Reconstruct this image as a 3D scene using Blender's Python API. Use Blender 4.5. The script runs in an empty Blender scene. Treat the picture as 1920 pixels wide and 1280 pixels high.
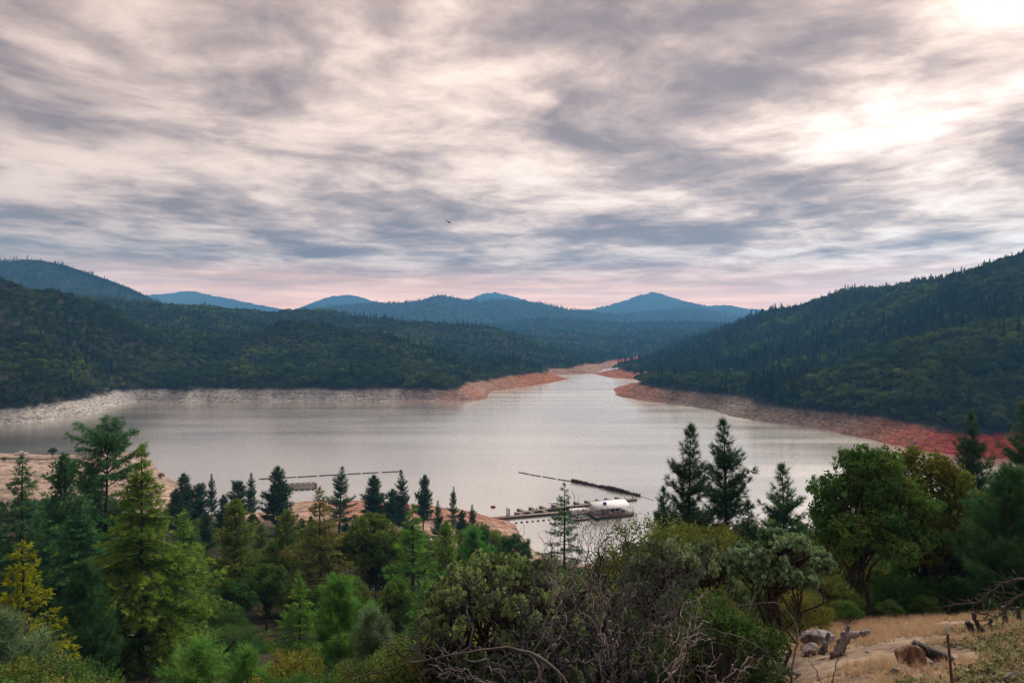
import bpy, math, random
import numpy as np
from mathutils import Vector, Matrix

R = math.radians
sc = bpy.context.scene
col = sc.collection
rng = np.random.default_rng(11)

# ------------------------------------------------------------------ camera
CAMZ, F, HV = 60.0, 1400.0, 620.0          # eye height over the lake, focal length (1920-wide px), horizon row
cam = bpy.data.cameras.new('camera'); cam.sensor_width = 36.0; cam.lens = F / 1920 * 36
cam.shift_y = -(640 - HV) / 1920
cam.clip_start = 0.2; cam.clip_end = 40000
cam_o = bpy.data.objects.new('camera', cam); col.objects.link(cam_o)
cam_o.location = (0, 0, CAMZ); cam_o.rotation_euler = (R(90), 0, 0)
sc.camera = cam_o

# ------------------------------------------------------------------ sky
SUN_AZ, SUN_EL = R(30), R(46)              # azimuth from +Y towards +X
THIN = Vector((math.sin(R(30)) * math.cos(R(25)), math.cos(R(30)) * math.cos(R(25)), math.sin(R(25))))   # where the cloud deck thins below the sun
SUND = Vector((math.sin(SUN_AZ) * math.cos(SUN_EL), math.cos(SUN_AZ) * math.cos(SUN_EL), math.sin(SUN_EL)))
world = bpy.data.worlds.new('World'); sc.world = world; world.use_nodes = True
def build_sky():
    nt = world.node_tree; nt.nodes.clear(); N = nt.nodes.new; L = nt.links.new
    out = N('ShaderNodeOutputWorld'); bg = N('ShaderNodeBackground'); bg.inputs[1].default_value = 0.1
    L(bg.outputs[0], out.inputs[0])
    sky = N('ShaderNodeTexSky'); sky.sky_type = 'NISHITA'; sky.sun_disc = False
    sky.sun_elevation = SUN_EL; sky.sun_rotation = SUN_AZ
    tc = N('ShaderNodeTexCoord')
    def math_(op, a, b=None, c=None):
        n = N('ShaderNodeMath'); n.operation = op
        for i, q in enumerate((a, b, c)):
            if q is None: continue
            if isinstance(q, (int, float)): n.inputs[i].default_value = q
            else: L(q, n.inputs[i])
        return n.outputs[0]
    def vmath(op, a, b):
        n = N('ShaderNodeVectorMath'); n.operation = op
        for i, q in enumerate((a, b)):
            if isinstance(q, (tuple, list, Vector)): n.inputs[i].default_value = q
            else: L(q, n.inputs[i])
        return n
    def maprange(x, a, b, c, d):
        n = N('ShaderNodeMapRange'); n.interpolation_type = 'SMOOTHSTEP'
        L(x, n.inputs[0])
        for i, q in enumerate((a, b, c, d)): n.inputs[i + 1].default_value = q
        return n.outputs[0]
    def noise(vec, scale, detail, rough, dist=0.0):
        n = N('ShaderNodeTexNoise'); n.inputs['Scale'].default_value = scale; n.inputs['Detail'].default_value = detail
        n.inputs['Roughness'].default_value = rough; n.inputs['Distortion'].default_value = dist
        L(vec, n.inputs['Vector']); return n
    d = vmath('NORMALIZE', tc.outputs['Generated'], (0, 0, 0)).outputs[0]
    sep = N('ShaderNodeSeparateXYZ'); L(d, sep.inputs[0])
    zz = math_('ADD', math_('MAXIMUM', sep.outputs[2], 0.0), 0.06)
    cmb = N('ShaderNodeCombineXYZ')
    L(math_('DIVIDE', sep.outputs[0], zz), cmb.inputs[0]); L(math_('DIVIDE', sep.outputs[1], zz), cmb.inputs[1])
    # the cloud deck: a flat layer seen in perspective, drawn out along the wind
    mp = N('ShaderNodeMapping'); L(cmb.outputs[0], mp.inputs[0])
    mp.inputs['Rotation'].default_value = (0, 0, R(-30)); mp.inputs['Scale'].default_value = (1.08, 0.98, 1); mp.inputs['Location'].default_value = (1.2, 7.7, 2.1)
    warp = noise(mp.outputs[0], 0.9, 3, 0.5)
    w2 = vmath('SUBTRACT', warp.outputs['Color'], (0.5, 0.5, 0.5)).outputs[0]
    w3 = vmath('SCALE', w2, (0, 0, 0)); w3.inputs['Scale'].default_value = 0.65
    pv = vmath('ADD', mp.outputs[0], w3.outputs[0]).outputs[0]
    big = noise(pv, 0.75, 3, 0.5).outputs[0]
    mid = noise(pv, 1.7, 10, 0.60).outputs[0]
    fine = noise(pv, 5.0, 8, 0.6).outputs[0]
    b = math_('ADD', math_('ADD', math_('MULTIPLY', big, 0.82), math_('MULTIPLY', mid, 0.86)), math_('MULTIPLY', fine, 0.22))
    b = maprange(b, 0.68, 1.22, 0.0, 1.0)
    # the sun behind the deck: thinner, brighter cloud towards it
    dot = vmath('DOT_PRODUCT', d, tuple(THIN)).outputs['Value']
    glow = math_('POWER', math_('MAXIMUM', dot, 0.0), 11.0)
    wide = maprange(dot, 0.25, 0.95, 0.0, 1.0)
    t = math_('ADD', math_('MULTIPLY', b, 0.57), math_('MULTIPLY', glow, math_('ADD', math_('MULTIPLY', b, 0.24), 0.08)))
    t = math_('ADD', t, math_('MULTIPLY', wide, 0.14))
    ramp = N('ShaderNodeValToRGB'); L(t, ramp.inputs[0])
    el = ramp.color_ramp.elements
    el[0].position = 0.0; el[0].color = (0.118, 0.086, 0.080, 1)
    el[1].position = 1.0; el[1].color = (1.15, 1.06, 0.96, 1)
    for p, c in ((0.22, (0.212, 0.154, 0.135, 1)), (0.42, (0.41, 0.300, 0.247, 1)), (0.62, (0.68, 0.515, 0.415, 1)), (0.82, (0.91, 0.765, 0.65, 1))):
        e = el.new(p); e.color = c
    # a clear, rosy strip under the far edge of the deck
    hz = maprange(sep.outputs[2], 0.0, 0.10, 1.0, 0.0)
    strip = noise(vmath('MULTIPLY', d, (2.5, 2.5, 60.0)).outputs[0], 1.6, 5, 0.55).outputs[0]
    strip = maprange(strip, 0.30, 0.72, 0.25, 1.0)
    pink = N('ShaderNodeMix'); pink.data_type = 'RGBA'; pink.inputs[6].default_value = (1.7, 0.84, 0.50, 1); pink.inputs[7].default_value = (3.7, 1.85, 1.02, 1)
    L(strip, pink.inputs[0])
    mx = N('ShaderNodeMix'); mx.data_type = 'RGBA'
    L(math_('MULTIPLY', hz, 0.9), mx.inputs[0]); L(ramp.outputs[0], mx.inputs[6]); L(pink.outputs[2], mx.inputs[7])
    sc10 = vmath('SCALE', mx.outputs[2], (0, 0, 0)); sc10.inputs['Scale'].default_value = 8.0
    fin = N('ShaderNodeMix'); fin.data_type = 'RGBA'; fin.inputs[0].default_value = 0.97
    L(sky.outputs[0], fin.inputs[6]); L(sc10.outputs[0], fin.inputs[7])
    L(fin.outputs[2], bg.inputs[0])
build_sky()
sun = bpy.data.lights.new('sun', 'SUN'); sun.energy = 1.5; sun.angle = R(45); sun.color = (1.0, 0.93, 0.84)
sun_o = bpy.data.objects.new('sun', sun); col.objects.link(sun_o)
sun_o.rotation_euler = (-SUND).to_track_quat('-Z', 'Y').to_euler()
sc.view_settings.view_transform = 'Standard'; sc.view_settings.look = 'None'
sc.view_settings.exposure = 1.12; sc.view_settings.gamma = 1.0
cy = sc.cycles
cy.max_bounces = 4; cy.diffuse_bounces = 2; cy.glossy_bounces = 2; cy.transmission_bounces = 2; cy.volume_bounces = 0
cy.transparent_max_bounces = 4; cy.use_denoising = True; cy.denoiser = 'OPENIMAGEDENOISE'; cy.denoising_input_passes = 'RGB_ALBEDO_NORMAL'; cy.denoising_prefilter = 'NONE'; cy.caustics_reflective = False; cy.caustics_refractive = False

# ------------------------------------------------------------------ helpers
def W(u, v, z=0.0):                        # where the ray through photo pixel (u,v) meets height z
    y = F * (CAMZ - z) / (v - HV); return np.array(((u - 960) / F * y, y, z))
def P(u, v, y):                            # the point at distance y
    return np.array(((u - 960) / F * y, y, CAMZ - (v - HV) / F * y))
def tag(o, label=None, cat=None, group=None, kind=None):
    for k, v in (('label', label), ('category', cat), ('group', group), ('kind', kind)):
        if v: o[k] = v
    return o
def link(o, parent=None):
    col.objects.link(o)
    if parent is not None: o.parent = parent
    return o
def empty(name, loc=(0, 0, 0), rz=0.0):
    o = bpy.data.objects.new(name, None); o.location = loc; o.rotation_euler = (0, 0, rz); o.empty_display_size = 0.3
    return link(o)

def mesh_from(name, V, T, mat=None, tint=None, smooth=False, colattr=None):
    V = np.asarray(V, np.float32).reshape(-1, 3); T = np.asarray(T, np.int32)
    k = T.shape[1]
    me = bpy.data.meshes.new(name)
    me.vertices.add(len(V)); me.vertices.foreach_set('co', V.ravel())
    me.loops.add(T.size); me.loops.foreach_set('vertex_index', T.ravel())
    me.polygons.add(len(T)); me.polygons.foreach_set('loop_start', np.arange(0, T.size, k, dtype=np.int32))
    me.polygons.foreach_set('loop_total', np.full(len(T), k, np.int32))
    if smooth: me.polygons.foreach_set('use_smooth', np.ones(len(T), bool))
    if tint is not None:
        a = me.attributes.new('tint', 'FLOAT', 'POINT'); a.data.foreach_set('value', np.asarray(tint, np.float32))
    if colattr is not None:
        for nm, C in colattr.items():
            a = me.attributes.new(nm, 'FLOAT_COLOR', 'POINT'); c4 = np.ones((len(V), 4), np.float32); c4[:, :3] = C
            a.data.foreach_set('color', c4.ravel())
    me.update(calc_edges=True)
    if mat is not None: me.materials.append(mat)
    return me

class MB:
    """collects triangles"""
    def __init__(s): s.v = []; s.t = []; s.c = []; s.n = 0
    def add(s, V, T, tint=0.5):
        V = np.asarray(V, float).reshape(-1, 3); T = np.asarray(T, int)
        if T.shape[1] == 4: T = np.concatenate((T[:, (0, 1, 2)], T[:, (0, 2, 3)]))
        s.v.append(V); s.t.append(T + s.n); s.n += len(V)
        s.c.append(np.full(len(V), tint) if np.isscalar(tint) else np.asarray(tint, float))
        return s
    def box(s, c, size, rz=0.0, ry=0.0, rx=0.0, taper=1.0):
        q = np.array([(x, y, z) for z in (-.5, .5) for y in (-.5, .5) for x in (-.5, .5)]) * np.array(size)
        q[4:, :2] *= taper
        M = np.array(Matrix.Rotation(rz, 3, 'Z') @ Matrix.Rotation(ry, 3, 'Y') @ Matrix.Rotation(rx, 3, 'X'))
        return s.add(q @ M.T + np.array(c), [(0, 2, 3, 1), (4, 5, 7, 6), (0, 1, 5, 4), (2, 6, 7, 3), (0, 4, 6, 2), (1, 3, 7, 5)])
    def tubes(s, Pn, Rn, sides=5, tint=0.5):
        """Pn (n,S,3) centre lines, Rn (n,S) radii"""
        Pn = np.asarray(Pn, float); Rn = np.asarray(Rn, float)
        if Pn.ndim == 2: Pn = Pn[None]; Rn = Rn[None]
        n, S, _ = Pn.shape
        Tn = np.gradient(Pn, axis=1); Tn /= np.linalg.norm(Tn, axis=2, keepdims=True) + 1e-9
        ref = np.where(np.abs(Tn[:, :1, 2:3]) > 0.8, np.array((1.0, 0.05, 0)), np.array((0, 0.05, 1.0)))
        A = np.cross(Tn, np.broadcast_to(ref, Tn.shape)); A /= np.linalg.norm(A, axis=2, keepdims=True) + 1e-9
        B = np.cross(Tn, A)
        th = np.arange(sides) / sides * 2 * np.pi
        V = Pn[:, :, None] + Rn[:, :, None, None] * (A[:, :, None] * np.cos(th)[None, None, :, None] + B[:, :, None] * np.sin(th)[None, None, :, None])
        i = np.arange(S - 1)[:, None] * sides; j = np.arange(sides)[None]
        q = np.stack((i + j, i + (j + 1) % sides, i + sides + (j + 1) % sides, i + sides + j), -1).reshape(-1, 4)
        caps = np.array([(0, sides - 1 - k, sides - 2 - k) for k in range(sides - 2)] + [((S - 1) * sides, (S - 1) * sides + k + 1, (S - 1) * sides + k + 2) for k in range(sides - 2)])
        T = np.concatenate((q[:, (0, 1, 2)], q[:, (0, 2, 3)], caps))
        T = (T[None] + (np.arange(n) * S * sides)[:, None, None]).reshape(-1, 3)
        s.add(V.reshape(-1, 3), T, tint if np.isscalar(tint) else np.repeat(tint, S * sides)); return s
    def scatter(s, tmpl, pos, dirn, scale, tint, roll=None, rg=rng):
        """copies of a small triangle template (axis +Z) at pos, pointing along dirn"""
        tv, tt = tmpl; n = len(pos)
        if n == 0: return s
        D = dirn / (np.linalg.norm(dirn, axis=1, keepdims=True) + 1e-9)
        rv = rg.normal(size=(n, 3)); A = np.cross(D, rv); A /= np.linalg.norm(A, axis=1, keepdims=True) + 1e-9
        B = np.cross(D, A)
        M = np.stack((A, B, D), 2)                                   # columns
        V = np.einsum('nij,kj->nki', M, tv) * np.asarray(scale).reshape(-1, 1, 1) + pos[:, None]
        T = (tt[None] + (np.arange(n) * len(tv))[:, None, None]).reshape(-1, 3)
        s.add(V.reshape(-1, 3), T, np.repeat(tint, len(tv))); return s
    def mesh(s, name, mat=None, smooth=False):
        return mesh_from(name, np.concatenate(s.v), np.concatenate(s.t), mat, np.concatenate(s.c), smooth)
    def obj(s, name, mat, parent=None, smooth=False):
        return link(bpy.data.objects.new(name, s.mesh(name, mat, smooth)), parent)

# lattice noise for shapes
def _hash(ix, iy, seed):
    h = (ix.astype(np.int64) * 374761393 + iy.astype(np.int64) * 668265263 + seed * 974634777) & 0x7fffffff
    h = ((h ^ (h >> 13)) * 1274126177) & 0x7fffffff
    return ((h ^ (h >> 16)) & 0xffff) / 65535.0
def vnoise(x, y, seed=0):
    ix = np.floor(x); iy = np.floor(y); fx = x - ix; fy = y - iy
    fx = fx * fx * (3 - 2 * fx); fy = fy * fy * (3 - 2 * fy)
    a = _hash(ix, iy, seed); b = _hash(ix + 1, iy, seed); c = _hash(ix, iy + 1, seed); d = _hash(ix + 1, iy + 1, seed)
    return (a * (1 - fx) + b * fx) * (1 - fy) + (c * (1 - fx) + d * fx) * fy
def fbm(x, y, oct=4, seed=0, gain=0.5):
    t = 0; a = 1; s = 0
    for o in range(oct):
        t = t + a * (vnoise(x * 2 ** o + 17.3 * o, y * 2 ** o - 9.1 * o, seed + o) - 0.5); s += a; a *= gain
    return t / s * 2                                                  # about -1..1
def sstep(x, a, b):
    t = np.clip((x - a) / (b - a), 0, 1); return t * t * (3 - 2 * t)

# ------------------------------------------------------------------ materials
def new_mat(name):
    m = bpy.data.materials.new(name); m.use_nodes = True
    nt = m.node_tree; nt.nodes.clear()
    out = nt.nodes.new('ShaderNodeOutputMaterial')
    return m, nt, nt.nodes.new, nt.links.new, out
def leaf_mat(name, dark, light, accent=None, acc_amount=0.0, transl=0.25, vary=0.35, gain=1.0, stands=None):
    dark = [min(.9, q * gain) for q in dark]; light = [min(.9, q * gain) for q in light]
    m, nt, N, L, out = new_mat(name)
    at = N('ShaderNodeAttribute'); at.attribute_name = 'tint'
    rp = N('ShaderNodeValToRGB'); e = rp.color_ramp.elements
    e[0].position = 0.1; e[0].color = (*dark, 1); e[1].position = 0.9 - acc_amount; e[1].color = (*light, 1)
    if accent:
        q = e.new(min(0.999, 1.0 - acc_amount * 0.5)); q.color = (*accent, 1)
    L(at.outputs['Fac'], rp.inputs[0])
    oi = N('ShaderNodeObjectInfo')
    mr = N('ShaderNodeMapRange'); mr.inputs[3].default_value = 1 - vary; mr.inputs[4].default_value = 1 + vary; L(oi.outputs['Random'], mr.inputs[0])
    mr2 = N('ShaderNodeMapRange'); mr2.inputs[3].default_value = 0.5 - 0.03; mr2.inputs[4].default_value = 0.5 + 0.02
    fr = N('ShaderNodeMath'); fr.operation = 'FRACT'; ml = N('ShaderNodeMath'); ml.operation = 'MULTIPLY'; ml.inputs[1].default_value = 7.31
    L(oi.outputs['Random'], ml.inputs[0]); L(ml.outputs[0], fr.inputs[0]); L(fr.outputs[0], mr2.inputs[0])
    hs = N('ShaderNodeHueSaturation'); L(rp.outputs[0], hs.inputs['Color']); L(mr.outputs[0], hs.inputs['Value']); L(mr2.outputs[0], hs.inputs['Hue'])
    if stands:
        sn = N('ShaderNodeTexNoise'); sn.inputs['Scale'].default_value = 0.016; sn.inputs['Detail'].default_value = 4; L(oi.outputs['Location'], sn.inputs['Vector'])
        sr = N('ShaderNodeMapRange'); sr.inputs[1].default_value = 0.46; sr.inputs[2].default_value = 0.66; L(sn.outputs[0], sr.inputs[0])
        sm = N('ShaderNodeMix'); sm.data_type = 'RGBA'; sm.blend_type = 'MULTIPLY'; L(sr.outputs[0], sm.inputs[0]); sm.inputs[7].default_value = (*stands, 1)
        L(rp.outputs[0], sm.inputs[6]); L(sm.outputs[2], hs.inputs['Color'])
    d = N('ShaderNodeBsdfDiffuse'); t = N('ShaderNodeBsdfTranslucent'); mx = N('ShaderNodeMixShader'); mx.inputs[0].default_value = transl
    L(hs.outputs[0], d.inputs[0]); L(hs.outputs[0], t.inputs[0]); L(d.outputs[0], mx.inputs[1]); L(t.outputs[0], mx.inputs[2]); L(mx.outputs[0], out.inputs[0])
    return m
def bark_mat(name, a, b, scale=9.0):
    m, nt, N, L, out = new_mat(name)
    tc = N('ShaderNodeTexCoord'); mp = N('ShaderNodeMapping'); mp.inputs['Scale'].default_value = (1, 1, 0.25); L(tc.outputs['Object'], mp.inputs[0])
    n = N('ShaderNodeTexNoise'); n.inputs['Scale'].default_value = scale; n.inputs['Detail'].default_value = 6; L(mp.outputs[0], n.inputs['Vector'])
    rp = N('ShaderNodeValToRGB'); e = rp.color_ramp.elements; e[0].position = 0.35; e[0].color = (*a, 1); e[1].position = 0.68; e[1].color = (*b, 1)
    L(n.outputs[0], rp.inputs[0])
    p = N('ShaderNodeBsdfPrincipled'); p.inputs['Roughness'].default_value = 0.9; L(rp.outputs[0], p.inputs['Base Color'])
    bp = N('ShaderNodeBump'); bp.inputs['Strength'].default_value = 0.6; bp.inputs['Distance'].default_value = 0.03; L(n.outputs[0], bp.inputs['Height']); L(bp.outputs[0], p.inputs['Normal'])
    L(p.outputs[0], out.inputs[0]); return m
def plain_mat(name, c, rough=0.6, vary=0.25, scale=3.0, metal=0.0):
    m, nt, N, L, out = new_mat(name)
    tc = N('ShaderNodeTexCoord'); n = N('ShaderNodeTexNoise'); n.inputs['Scale'].default_value = scale; n.inputs['Detail'].default_value = 5; L(tc.outputs['Object'], n.inputs['Vector'])
    rp = N('ShaderNodeValToRGB'); e = rp.color_ramp.elements
    e[0].position = 0.3; e[0].color = (*[q * (1 - vary) for q in c], 1); e[1].position = 0.7; e[1].color = (*[min(1, q * (1 + vary * 0.6)) for q in c], 1)
    L(n.outputs[0], rp.inputs[0])
    p = N('ShaderNodeBsdfPrincipled'); p.inputs['Roughness'].default_value = rough; p.inputs['Metallic'].default_value = metal
    L(rp.outputs[0], p.inputs['Base Color']); L(p.outputs[0], out.inputs[0]); return m

M = {}
M['cedar'] = leaf_mat('cedar_green', (0.016, 0.050, 0.012), (0.090, 0.165, 0.022), transl=0.3, vary=0.12, gain=3.14)
M['cedar_dark'] = leaf_mat('cedar_dark', (0.010, 0.034, 0.018), (0.040, 0.095, 0.030), transl=0.3, vary=0.12, gain=3.14)
M['cedar_yellow'] = leaf_mat('cedar_yellow', (0.13, 0.18, 0.012), (0.48, 0.52, 0.030), transl=0.35, vary=0.1)
M['cedar_brown'] = leaf_mat('cedar_brown', (0.028, 0.045, 0.012), (0.110, 0.115, 0.028), (0.22, 0.12, 0.05), 0.09, transl=0.3, vary=0.12, gain=3.14)
M['incense'] = leaf_mat('incense_cedar', (0.020, 0.048, 0.012), (0.095, 0.140, 0.024), (0.19, 0.125, 0.03), 0.05, transl=0.3, vary=0.15, gain=2.83)
M['pine'] = leaf_mat('pine_needles', (0.010, 0.034, 0.018), (0.046, 0.092, 0.036), (0.13, 0.07, 0.03), 0.05, transl=0.25, vary=0.2, gain=2.28)
M['pine_young'] = leaf_mat('young_pine_needles', (0.022, 0.068, 0.020), (0.085, 0.185, 0.040), transl=0.25, vary=0.12, gain=2.90)
M['pine_grey'] = leaf_mat('grey_pine_needles', (0.035, 0.070, 0.040), (0.110, 0.170, 0.085), transl=0.25, vary=0.15, gain=2.28)
M['pine_soft'] = leaf_mat('soft_pine_needles', (0.016, 0.048, 0.020), (0.060, 0.125, 0.045), transl=0.25, vary=0.1, gain=2.0)
M['oak'] = leaf_mat('oak_leaves', (0.012, 0.045, 0.014), (0.062, 0.130, 0.032), (0.13, 0.17, 0.03), 0.02, transl=0.35, vary=0.12, gain=1.98)
M['oak_olive'] = leaf_mat('oak_olive_leaves', (0.026, 0.052, 0.012), (0.100, 0.140, 0.030), (0.15, 0.16, 0.03), 0.04, transl=0.35, vary=0.15, gain=2.29)
M['shrub'] = leaf_mat('shrub_leaves', (0.018, 0.045, 0.014), (0.085, 0.135, 0.034), (0.22, 0.19, 0.03), 0.04, transl=0.25, vary=0.25, gain=2.33)
M['shrub_gold'] = leaf_mat('shrub_gold_leaves', (0.040, 0.055, 0.012), (0.135, 0.145, 0.030), (0.32, 0.20, 0.04), 0.08, transl=0.25, vary=0.15, gain=2.33)
M['manz'] = leaf_mat('manzanita_leaves', (0.060, 0.100, 0.050), (0.220, 0.300, 0.165), transl=0.15, vary=0.12, gain=1.68)
M['manz_dull'] = leaf_mat('manzanita_dull_leaves', (0.050, 0.085, 0.035), (0.230, 0.290, 0.125), transl=0.15, vary=0.12, gain=1.86)
M['hill_oak'] = leaf_mat('hill_oak_leaves', (0.013, 0.030, 0.013), (0.054, 0.080, 0.024), transl=0.2, vary=0.45, gain=1.8, stands=(2.6, 2.3, 1.3))
M['hill_pine'] = leaf_mat('hill_pine_needles', (0.010, 0.025, 0.019), (0.040, 0.062, 0.040), transl=0.15, vary=0.4, gain=1.7, stands=(1.7, 1.6, 1.5))
M['bark'] = bark_mat('dark_bark', (0.018, 0.014, 0.012), (0.085, 0.065, 0.055))
M['bark_grey'] = bark_mat('grey_bark', (0.05, 0.042, 0.038), (0.17, 0.145, 0.13))
M['bark_manz'] = bark_mat('manzanita_bark', (0.020, 0.012, 0.012), (0.085, 0.045, 0.040))
M['dead_dark'] = bark_mat('dead_wood_dark', (0.020, 0.019, 0.024), (0.085, 0.078, 0.088), 6)
M['dead_pale'] = bark_mat('dead_wood_pale', (0.16, 0.13, 0.13), (0.46, 0.39, 0.38), 6)
M['driftwood'] = bark_mat('driftwood', (0.07, 0.06, 0.062), (0.33, 0.28, 0.27), 12)

# ------------------------------------------------------------------ terrain
SHORE = []   # closed outline of the lake, land on the left hand: (x, y, bank height 20 m inland, soil)
def sh(u, v, bank, soil): p = W(u, v); SHORE.append((p[0], p[1], bank, soil))
for u, v in ((-420, 822), (-200, 808), (0, 795), (66, 790), (131, 781), (197, 768), (222, 760), (262, 752), (328, 756), (383, 753), (480, 753), (600, 752), (700, 752), (790, 752)): sh(u, v, 15, 'rock')
sh(855, 752, 11, 'rock_orange'); sh(908, 749, 6, 'orange')
for u, v in ((913, 739), (921, 733), (965, 728)): sh(u, v, 8, 'orange_pale')
sh(1019, 720, 6, 'orange'); sh(1070, 710, 3.5, 'orange')
for u, v in ((1025, 703), (1060, 701.5), (1103, 700), (1140, 692)): sh(u, v, 6, 'orange_pale')
SHORE.append((262, 1480, 5, 'red'))
for u, v in ((1150, 696), (1112, 701)): sh(u, v, 4, 'orange')
for u, v in ((1147, 708), (1190, 711)): sh(u, v, 5, 'orange')
sh(1205, 717, 6, 'orange'); sh(1149, 728, 3.5, 'orange')
for u, v in ((1161, 742), (1220, 753)): sh(u, v, 9, 'rock_orange')
for u, v in ((1257, 756), (1341, 768)): sh(u, v, 12, 'rock_warm')
sh(1362, 777, 7, 'rock_warm')
for u, v in ((1403, 785), (1495, 797), (1557, 806)): sh(u, v, 12, 'rock_warm')
for u, v in ((1599, 817), (1632, 822), (1690, 836)): sh(u, v, 11, 'rock_orange')
for u, v in ((1745, 847), (1787, 852), (1870, 858), (2050, 866)): sh(u, v, 8.5, 'red')
SHORE.append((480, 330, 6, 'red')); SHORE.append((560, 270, 6, 'red'))
for u, v in ((2150, 905), (2000, 915), (1850, 935), (1700, 980), (1500, 1020), (1300, 1042), (1150, 1058), (1040, 1046), (985, 1010)): sh(u, v, 4, 'tan')
for u, v in ((968, 982), (935, 972), (880, 957), (800, 946), (690, 938), (600, 937), (545, 941)): sh(u, v, 3.2, 'redtan')
for u, v in ((480, 962), (420, 965), (372, 948), (384, 921)): sh(u, v, 4, 'tan')
for u, v in ((345, 905), (305, 884), (285, 862), (256, 846)): sh(u, v, 3, 'tan')
for u, v in ((190, 851), (140, 852), (60, 850), (0, 848), (-200, 846), (-420, 842)): sh(u, v, 1.6, 'tan')
SP = np.array([(a, b) for a, b, _, _ in SHORE]); SBANK = np.array([c for _, _, c, _ in SHORE]); SSOIL = [d for *_, d in SHORE]
def resample():
    pts, bank, nrm, idx = [], [], [], []
    n = len(SP)
    for i in range(n):
        a, b = SP[i], SP[(i + 1) % n]; d = b - a; Ld = np.linalg.norm(d); k = max(1, int(Ld / 24))
        for j in range(k):
            f = j / k; pts.append(a + d * f); bank.append(SBANK[i] * (1 - f) + SBANK[(i + 1) % n] * f); idx.append(i if f < .5 else (i + 1) % n)
    pts = np.array(pts)
    t = np.roll(pts, -1, 0) - np.roll(pts, 1, 0); t /= np.linalg.norm(t, axis=1, keepdims=True) + 1e-9
    return pts, np.array(bank), np.stack((-t[:, 1], t[:, 0]), 1), np.array(idx)
RP, RB, RN, RI = resample()
def inside(x, y):
    r = np.zeros(x.shape, bool); n = len(SP)
    for i in range(n):
        x0, y0 = SP[i]; x1, y1 = SP[(i + 1) % n]
        c = ((y0 > y) != (y1 > y))
        with np.errstate(divide='ignore', invalid='ignore'):
            r ^= c & (x < (x1 - x0) * (y - y0) / (y1 - y0 + 1e-12) + x0)
    return r
C = []
for p in RP: C.append((p[0], p[1], 0.0))
for p, b, n in zip(RP, RB, RN):
    for d, h in ((14.0 if p[1] > 330 else 19.0, b), (-16.0, -5.0)):
        q = p + n * d
        ins = inside(np.array([q[0]]), np.array([q[1]]))[0]
        if (h > 0) != ins and np.min(np.hypot(*(RP - q).T)) > 10: C.append((q[0], q[1], h))
def cp(u, v, y, drop=7.0): p = P(u, v, y); C.append((p[0], p[1], p[2] - drop))
# near slope under the camera
def near_z(x, y):                          # a knoll on the right, a hollow falling away on the left
    z = 58.4 - 0.36 * y + 0.06 * max(-70, min(90, x))
    hollow = 4.0 * math.sin(math.pi * min(1, max(0, y / 76)))
    left = 1 - float(sstep(np.array(x - 0.12 * y), 0.5, 3.5))
    return z - hollow * max(left, 0.8 * float(sstep(np.array(y), 29.0, 40.0)))
for x in (-140, -90, -50, -25, -12, -5, 0, 3, 6, 9, 13, 18, 24, 34, 50, 90, 140, 200):
    for y in (-60, -30, 0, 7, 14, 21, 28, 35, 43, 52, 64, 78):
        C.append((x, y, near_z(x, y)))
for x, y, z in ((-60, 120, 19), (0, 120, 19), (50, 120, 21), (110, 120, 26), (-60, 165, 12), (0, 165, 10), (50, 165, 11), (110, 165, 16), (-30, 205, 6.5), (-90, 205, 9), (-130, 160, 16), (-150, 210, 9),
                (-140, 250, 6), (-200, 280, 5), (-200, 320, 3), (-260, 330, 4), (-160, 310, 3.5), (-260, 250, 9), (-330, 200, 18), (-250, 150, 24), (180, 170, 20), (200, 230, 10), (260, 200, 22), (320, 240, 18), (-400, 300, 14), (300, 80, 50), (-300, 60, 45), (400, 150, 40)): C.append((x, y, z))
# right hill
for u, v, y in ((1920, 489, 660), (2020, 455, 640), (1828, 507, 720), (1716, 521, 800), (1662, 529, 860), (1591, 539, 960), (1537, 558, 1060), (1462, 581, 1220), (1378, 606, 1420), (1300, 630, 1600)): cp(u, v, y, 14)
for u, v, y in ((1915, 597, 470), (1800, 604, 500), (1700, 630, 520), (1620, 668, 530), (1850, 690, 430), (1400, 690, 690), (1500, 640, 800), (1300, 690, 800), (1560, 700, 600), (1240, 700, 850)): cp(u, v, y, 8)
for x, y, z in ((395, 560, 74), (330, 600, 62), (560, 500, 120), (620, 700, 150), (560, 400, 80), (600, 900, 110), (560, 1200, 80), (800, 700, 160), (520, 1500, 50), (700, 350, 90), (900, 1200, 120)): C.append((x, y, z))
# left hill and the peninsula
for u, v, y in ((0, 527, 640), (-90, 515, 620), (55, 541, 670), (135, 546, 710), (182, 561, 750), (233, 578, 790), (313, 618, 800), (437, 615, 840), (547, 611, 850), (620, 610, 850), (700, 620, 830), (760, 652, 790), (818, 684, 750), (860, 714, 705), (500, 680, 720), (350, 680, 720), (650, 690, 700), (120, 660, 590), (-40, 640, 560), (220, 690, 660)): cp(u, v, y, 7)
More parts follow.
